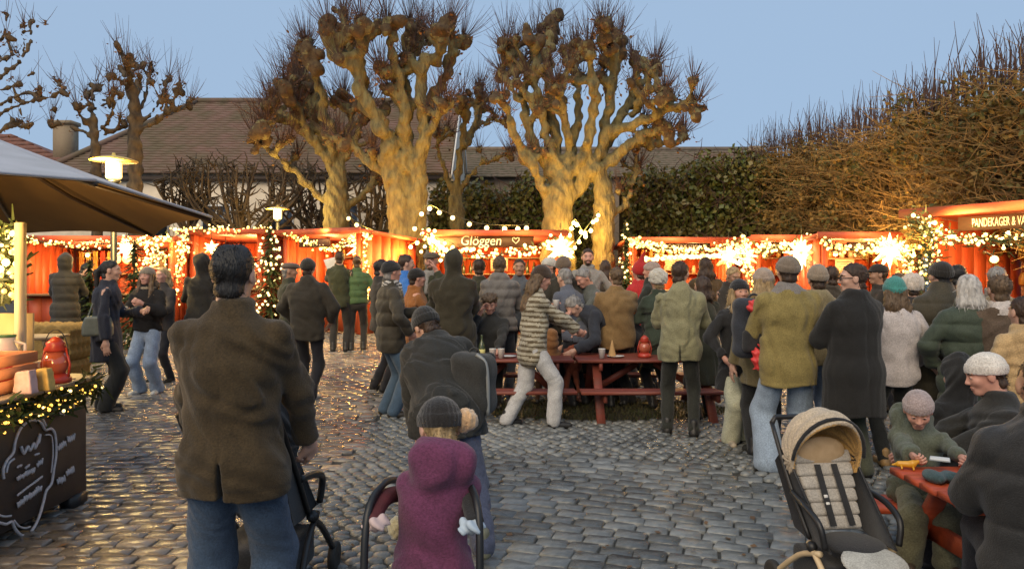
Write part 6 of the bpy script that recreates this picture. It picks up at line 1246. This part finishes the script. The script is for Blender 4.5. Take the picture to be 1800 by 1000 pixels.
# post and gear on the counter
b = MB(); b.box((GX(36, 5.15) - kx, 5.15 - ky1, 1.45), (.052, .052, 1.10), bev=.006); b.build('post', M_CREAM, k)
b = MB(); b.box((GX(22, 5.3) - kx, 5.3 - ky1, 1.14), (.30, .02, .44)); b.build('wind_screen', mat('screen_cream', (.45, .36, .20), .6), k)
ZC = .919
lantern('red lantern with a white heart shape at the end of the kiosk counter', (GX(98, 4.95), 4.95, ZC), 1.22)
cr = thing('wooden_crate', 'orange wooden crate on the kiosk counter at the left edge', 'crate', (GX(2, 4.55) - .06, 4.55, ZC))
M_CRATE = mat('crate_wood', (.52, .22, .10), .6, (.42, .17, .075), 6, .3, 40, stretch=(3, .4, 3))
for z_ in (.05, .125, .2):
    for x_ in (-.15, .15): b = MB(); b.box((x_, 0, z_), (.014, .40, .066), bev=.003); b.build('slat', M_CRATE, cr)
    for y_ in (-.2, .2): b = MB(); b.box((0, y_, z_), (.286, .014, .066), bev=.003); b.build('slat', M_CRATE, cr)
b = MB(); b.box((0, 0, .009), (.28, .38, .014)); b.build('bottom', M_CRATE, cr)
ju = thing('jug', 'white enamel jug with a green rim behind the crate', 'jug', (GX(6, 4.9), 4.92, ZC + .02)); b = MB(); b.lathe([(.07, 0), (.09, .04), (.085, .16), (.055, .24), (.06, .29)], 16); b.build('body', M_PAPER, ju, smooth=True); b = MB(); b.lathe([(.062, .285), (.064, .30), (.05, .302)], 16); b.build('rim', mat('rim_green', (.05, .16, .08), .4), ju, smooth=True); b = MB(); b.tube([(.06, 0, .26), (.13, 0, .24), (.13, 0, .12), (.085, 0, .08)], .010, 6); b.build('handle', M_PAPER, ju)
rd = lathe_thing('red_tin', 'round red tin between the jug and the crate', 'tin', (GX(10, 4.78), 4.78, ZC), [(.075, 0), (.08, .01), (.08, .19), (.07, .2)], mat('tin_red', (.5, .03, .03), .35), 18)
for px_, D_, sx_, c_, lb in ((78, 4.62, .10, (.62, .42, .12), 'folded yellow napkins standing on the kiosk counter'), (44, 4.5, .12, (.60, .42, .42), 'pink patterned packet on the kiosk counter'), (72, 5.0, .08, (.70, .66, .6), 'white paper pieces beside the red lantern')):
    o = soft('packet', lambda p: np.maximum(np.maximum(np.abs(p[..., 0]) - sx_ * .5 + p[..., 2] * .12, np.abs(p[..., 1]) - .035), np.abs(p[..., 2] - .07) - .07 - .15 * p[..., 0]) + .003 * np.sin(p[..., 0] * 90), (-.1, -.07, 0), (.1, .07, .2), .008, mat('packet_%d' % px_, c_, .6, dark(c_, .75), 25), None, (GX(px_, D_), D_, ZC)); tag(o, lb, 'packet')
# parasol: panels between real ribs
M_PTOP = mat('parasol_skylit_top', (.42, .43, .47), .8, (.36, .37, .40), 3, .3, 200); M_PUND = mat('parasol_lamplit_underside', (.17, .11, .045), .85, (.14, .09, .038), 3, .3, 200)  # one fabric: sky light painted grey on top, warm lamplight painted brown beneath
pc = P(-60, 222, 5.4); pt = thing('parasol', 'large dark market parasol over the kiosk, painted sky grey above and lamplit brown beneath', 'parasol', (pc.x, pc.y, 0)); O = Vector((pc.x, pc.y, 0))
rim = [P(168, 317, 3.9), P(372, 382, 5.2), P(271, 412, 6.9), P(34, 409, 7.4), Vector((-5.6, 6.6, 2.02)), Vector((-6.1, 5.2, 2.02)), Vector((-5.5, 3.9, 2.05)), P(-70, 298, 3.35)]
for i in range(8):
    a_, c_ = rim[i] - O, rim[(i + 1) % 8] - O; ap = pc - O; vs = []; n_ = 6
    for r_ in range(n_ + 1):
        q = r_ / n_
        for s_ in range(n_ + 1):
            u_ = s_ / n_; e = a_.lerp(c_, u_); e = e + (Vector((0, 0, 1)) * .015 + (ap - e).normalized() * .05) * (4 * u_ * (1 - u_)) * (1 if i not in (0, 7, 6) else .0); p = ap.lerp(e, q) - Vector((0, 0, .05 * q * (1 - q))); vs.append(p)
    m_ = n_ + 1; top_ = [(r_ * m_ + s_, r_ * m_ + s_ + 1, (r_ + 1) * m_ + s_ + 1, (r_ + 1) * m_ + s_) for r_ in range(n_) for s_ in range(n_)]
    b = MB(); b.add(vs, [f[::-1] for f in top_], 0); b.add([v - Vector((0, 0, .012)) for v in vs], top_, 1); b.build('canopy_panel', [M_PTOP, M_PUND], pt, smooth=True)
    e = a_; b = MB(); b.tube([ap - Vector((0, 0, .05)), ap.lerp(e, .5) - Vector((0, 0, .09)), e - Vector((0, 0, .02))], .016, 6); b.build('rib', mat('rib_wood', (.035, .022, .014), .5), pt)
    b = MB(); ed = [vs[n_ * m_ + s_] for s_ in range(m_)]; b.tube(ed, .010, 5); b.build('hem', M_PTOP, pt)
b = MB(); b.tube([(0, 0, 0), (0, 0, pc.z + .05)], .032, 10); b.build('pole', M_CREAM, pt); b = MB(); b.ball((0, 0, pc.z + .07), .05, 10, 7); b.build('finial', M_BLACK, pt)
b = MB(); b.lathe([(.30, 0), (.31, .05), (.08, .09), (.05, .2)], 16); b.build('base', M_BLACK, pt)
lamp(k, (-.75, -.5, 1.55), 34, (1, .60, .22), .12); b = MB(); b.ball((-.75, -.5, 1.62), .05, 10, 7); b.tube([(-.75, -.5, 1.66), (-.75, -.5, 2.2)], .006, 5, 1); b.build('hanging_lamp', [M_LAMP, M_BLACK], k)
# ================================================================== goods of the gift hut and straw bales
def at(t, p): return Vector(t.location) + Matrix.Rotation(t.rotation_euler.z, 3, 'Z') @ Vector(p)
for i, c_ in enumerate(((.62, .33, .06), (.68, .42, .10), (.62, .33, .06), (.60, .06, .03), (.64, .36, .08))):
    p = at(S1, (.30 + i * .17, 1.85, 1.55)); o = soft('hanging_towel', lambda p: np.maximum(np.maximum(np.abs(p[..., 0]) - .07, np.abs(p[..., 1] + .02 * np.sin(p[..., 0] * 40)) - .015), np.abs(p[..., 2]) - .38), (-.1, -.06, -.42), (.1, .06, .42), .02, cloth('towel_%d' % i, c_), None, p); tag(o, ['orange towel hanging at the far left of the gift hut', 'paler orange towel second from the left in the gift hut', 'orange towel in the middle of the gift hut row', 'red towel hanging in the gift hut', 'orange towel right of the red towel in the gift hut'][i], 'towel', 'towels hanging in the gift hut')
for x_, lb in ((1.42, 'left round paper lantern in the gift hut'), (1.70, 'right round paper lantern in the gift hut')):
    lt = thing('paper_lantern', lb, 'paper lantern', at(S1, (x_, 1.2, 1.72)), 0, 'round paper lanterns'); b = MB(); b.ball((0, 0, 0), (.13, .09, .13), 14, 9); b.build('shade', emit('paper_lantern_glow', (1, .42, .06), 1.1), lt, smooth=True); b = MB(); b.tube([(0, 0, .12), (0, 0, .6)], .006, 4); b.build('cord', M_CORD, lt)
for x_, s_, lb in ((2.2, .34, 'larger white picture frame in the gift hut'), (2.72, .22, 'smaller white picture frame in the gift hut')):
    fr = thing('framed_picture', lb, 'picture frame', at(S1, (x_, 1.75, 1.66)), R(4), 'picture frames in the gift hut')
    for q_ in ((-s_ / 2, 0, .03, s_), (s_ / 2, 0, .03, s_), (0, s_ / 2, s_ - .03, .03), (0, -s_ / 2, s_ - .03, .03)): b = MB(); b.box((q_[0], 0, q_[1]), (q_[2], .03, q_[3])); b.build('frame_side', M_WHITE, fr)
    b = MB(); b.box((0, .005, 0), (s_ - .04, .01, s_ - .04)); b.build('picture', mat('picture_brown', (.25, .17, .10), .6, (.12, .08, .05), 6), fr)
for i, (x_, c_) in enumerate(((.5, (.3, .2, .05)), (.75, (.4, .3, .1)), (1.0, (.16, .2, .08)), (2.6, (.5, .35, .2)), (3.0, (.35, .1, .05)))):
    lathe_thing('jar', ['amber jar at the left of the gift hut shelf', 'golden jar second on the gift hut shelf', 'green jar on the gift hut shelf', 'pale jar right on the gift hut shelf', 'rusty jar at the right end of the gift hut shelf'][i], 'jar', at(S1, (x_, 2.0, 1.366)), [(.06, 0), (.07, .02), (.07, .14), (.05, .17), (.05, .2)], mat('jar_%d' % i, c_, .3), 12, 'jars on the gift hut shelf')
for i, x_ in enumerate((.45, .6, .78, 2.2, 2.36)): lathe_thing('bottle', ['first bottle from the left on the mulled wine counter', 'second bottle from the left on the mulled wine counter', 'third bottle from the left on the mulled wine counter', 'fourth bottle from the left on the mulled wine counter', 'last bottle at the right of the mulled wine counter'][i], 'bottle', at(S4, (x_, 2.0, 1.366)), [(.038, 0), (.042, .02), (.042, .16), (.014, .22), (.014, .29)], M_GLASS, 10, 'bottles in the mulled wine hut')
M_STRAW = mat('straw', (.36, .23, .07), .9, (.22, .14, .04), 22, 1, 90, stretch=(1, 6, 6))
for z_, lb in ((.25, 'lower straw bale behind the kiosk counter'), (.71, 'upper straw bale behind the kiosk counter')):
    o = soft('straw_bale', lambda p: np.sqrt(sum(np.maximum(np.abs(p[..., i]) - q, 0) ** 2 for i, q in enumerate((.38, .2, .17)))) - .06 + .010 * np.sin(p[..., 0] * 40 + 3 * np.sin(p[..., 2] * 22)) + .008 * np.sin(p[..., 1] * 60), (-.5, -.3, -.26), (.5, .3, .26), .022, M_STRAW, None, (GX(84, 9.6), 9.6, gz(9.6) + z_)); tag(o, lb, 'straw bale', 'stacked straw bales')
tr = thing('trestle_table', 'pale wooden trestle table beside the straw bales', 'table', (GX(46, 8.2), 8.2, 0), R(8))
b = MB(); b.box((0, 0, .92), (.7, .5, .03), bev=.005); b.build('tabletop', M_WOOD, tr)
for x_ in (-.28, .28):
    for s in (-1, 1): b = MB(); b.bar((x_, s * .2, .9), (x_, -s * .25, 0), .05, .03); b.build('leg', M_WOOD, tr)
# warm flame lamp in the pancake hut and menu sheets
b = MB(); fl_ = thing('counter_lamp', 'bright small lamp on the pancake hut wall', 'lamp', P(1748, 456, 8.7)); b.ball((0, 0, 0), .045, 10, 7); b.build('bulb', M_LAMP, fl_, smooth=True); b = MB(); b.tube([(0, 0, .04), (0, .2, .1)], .008, 5); b.build('arm', M_BLACK, fl_); lamp(fl_, (-.12, -.05, 0), 9, (1, .6, .25), .05)
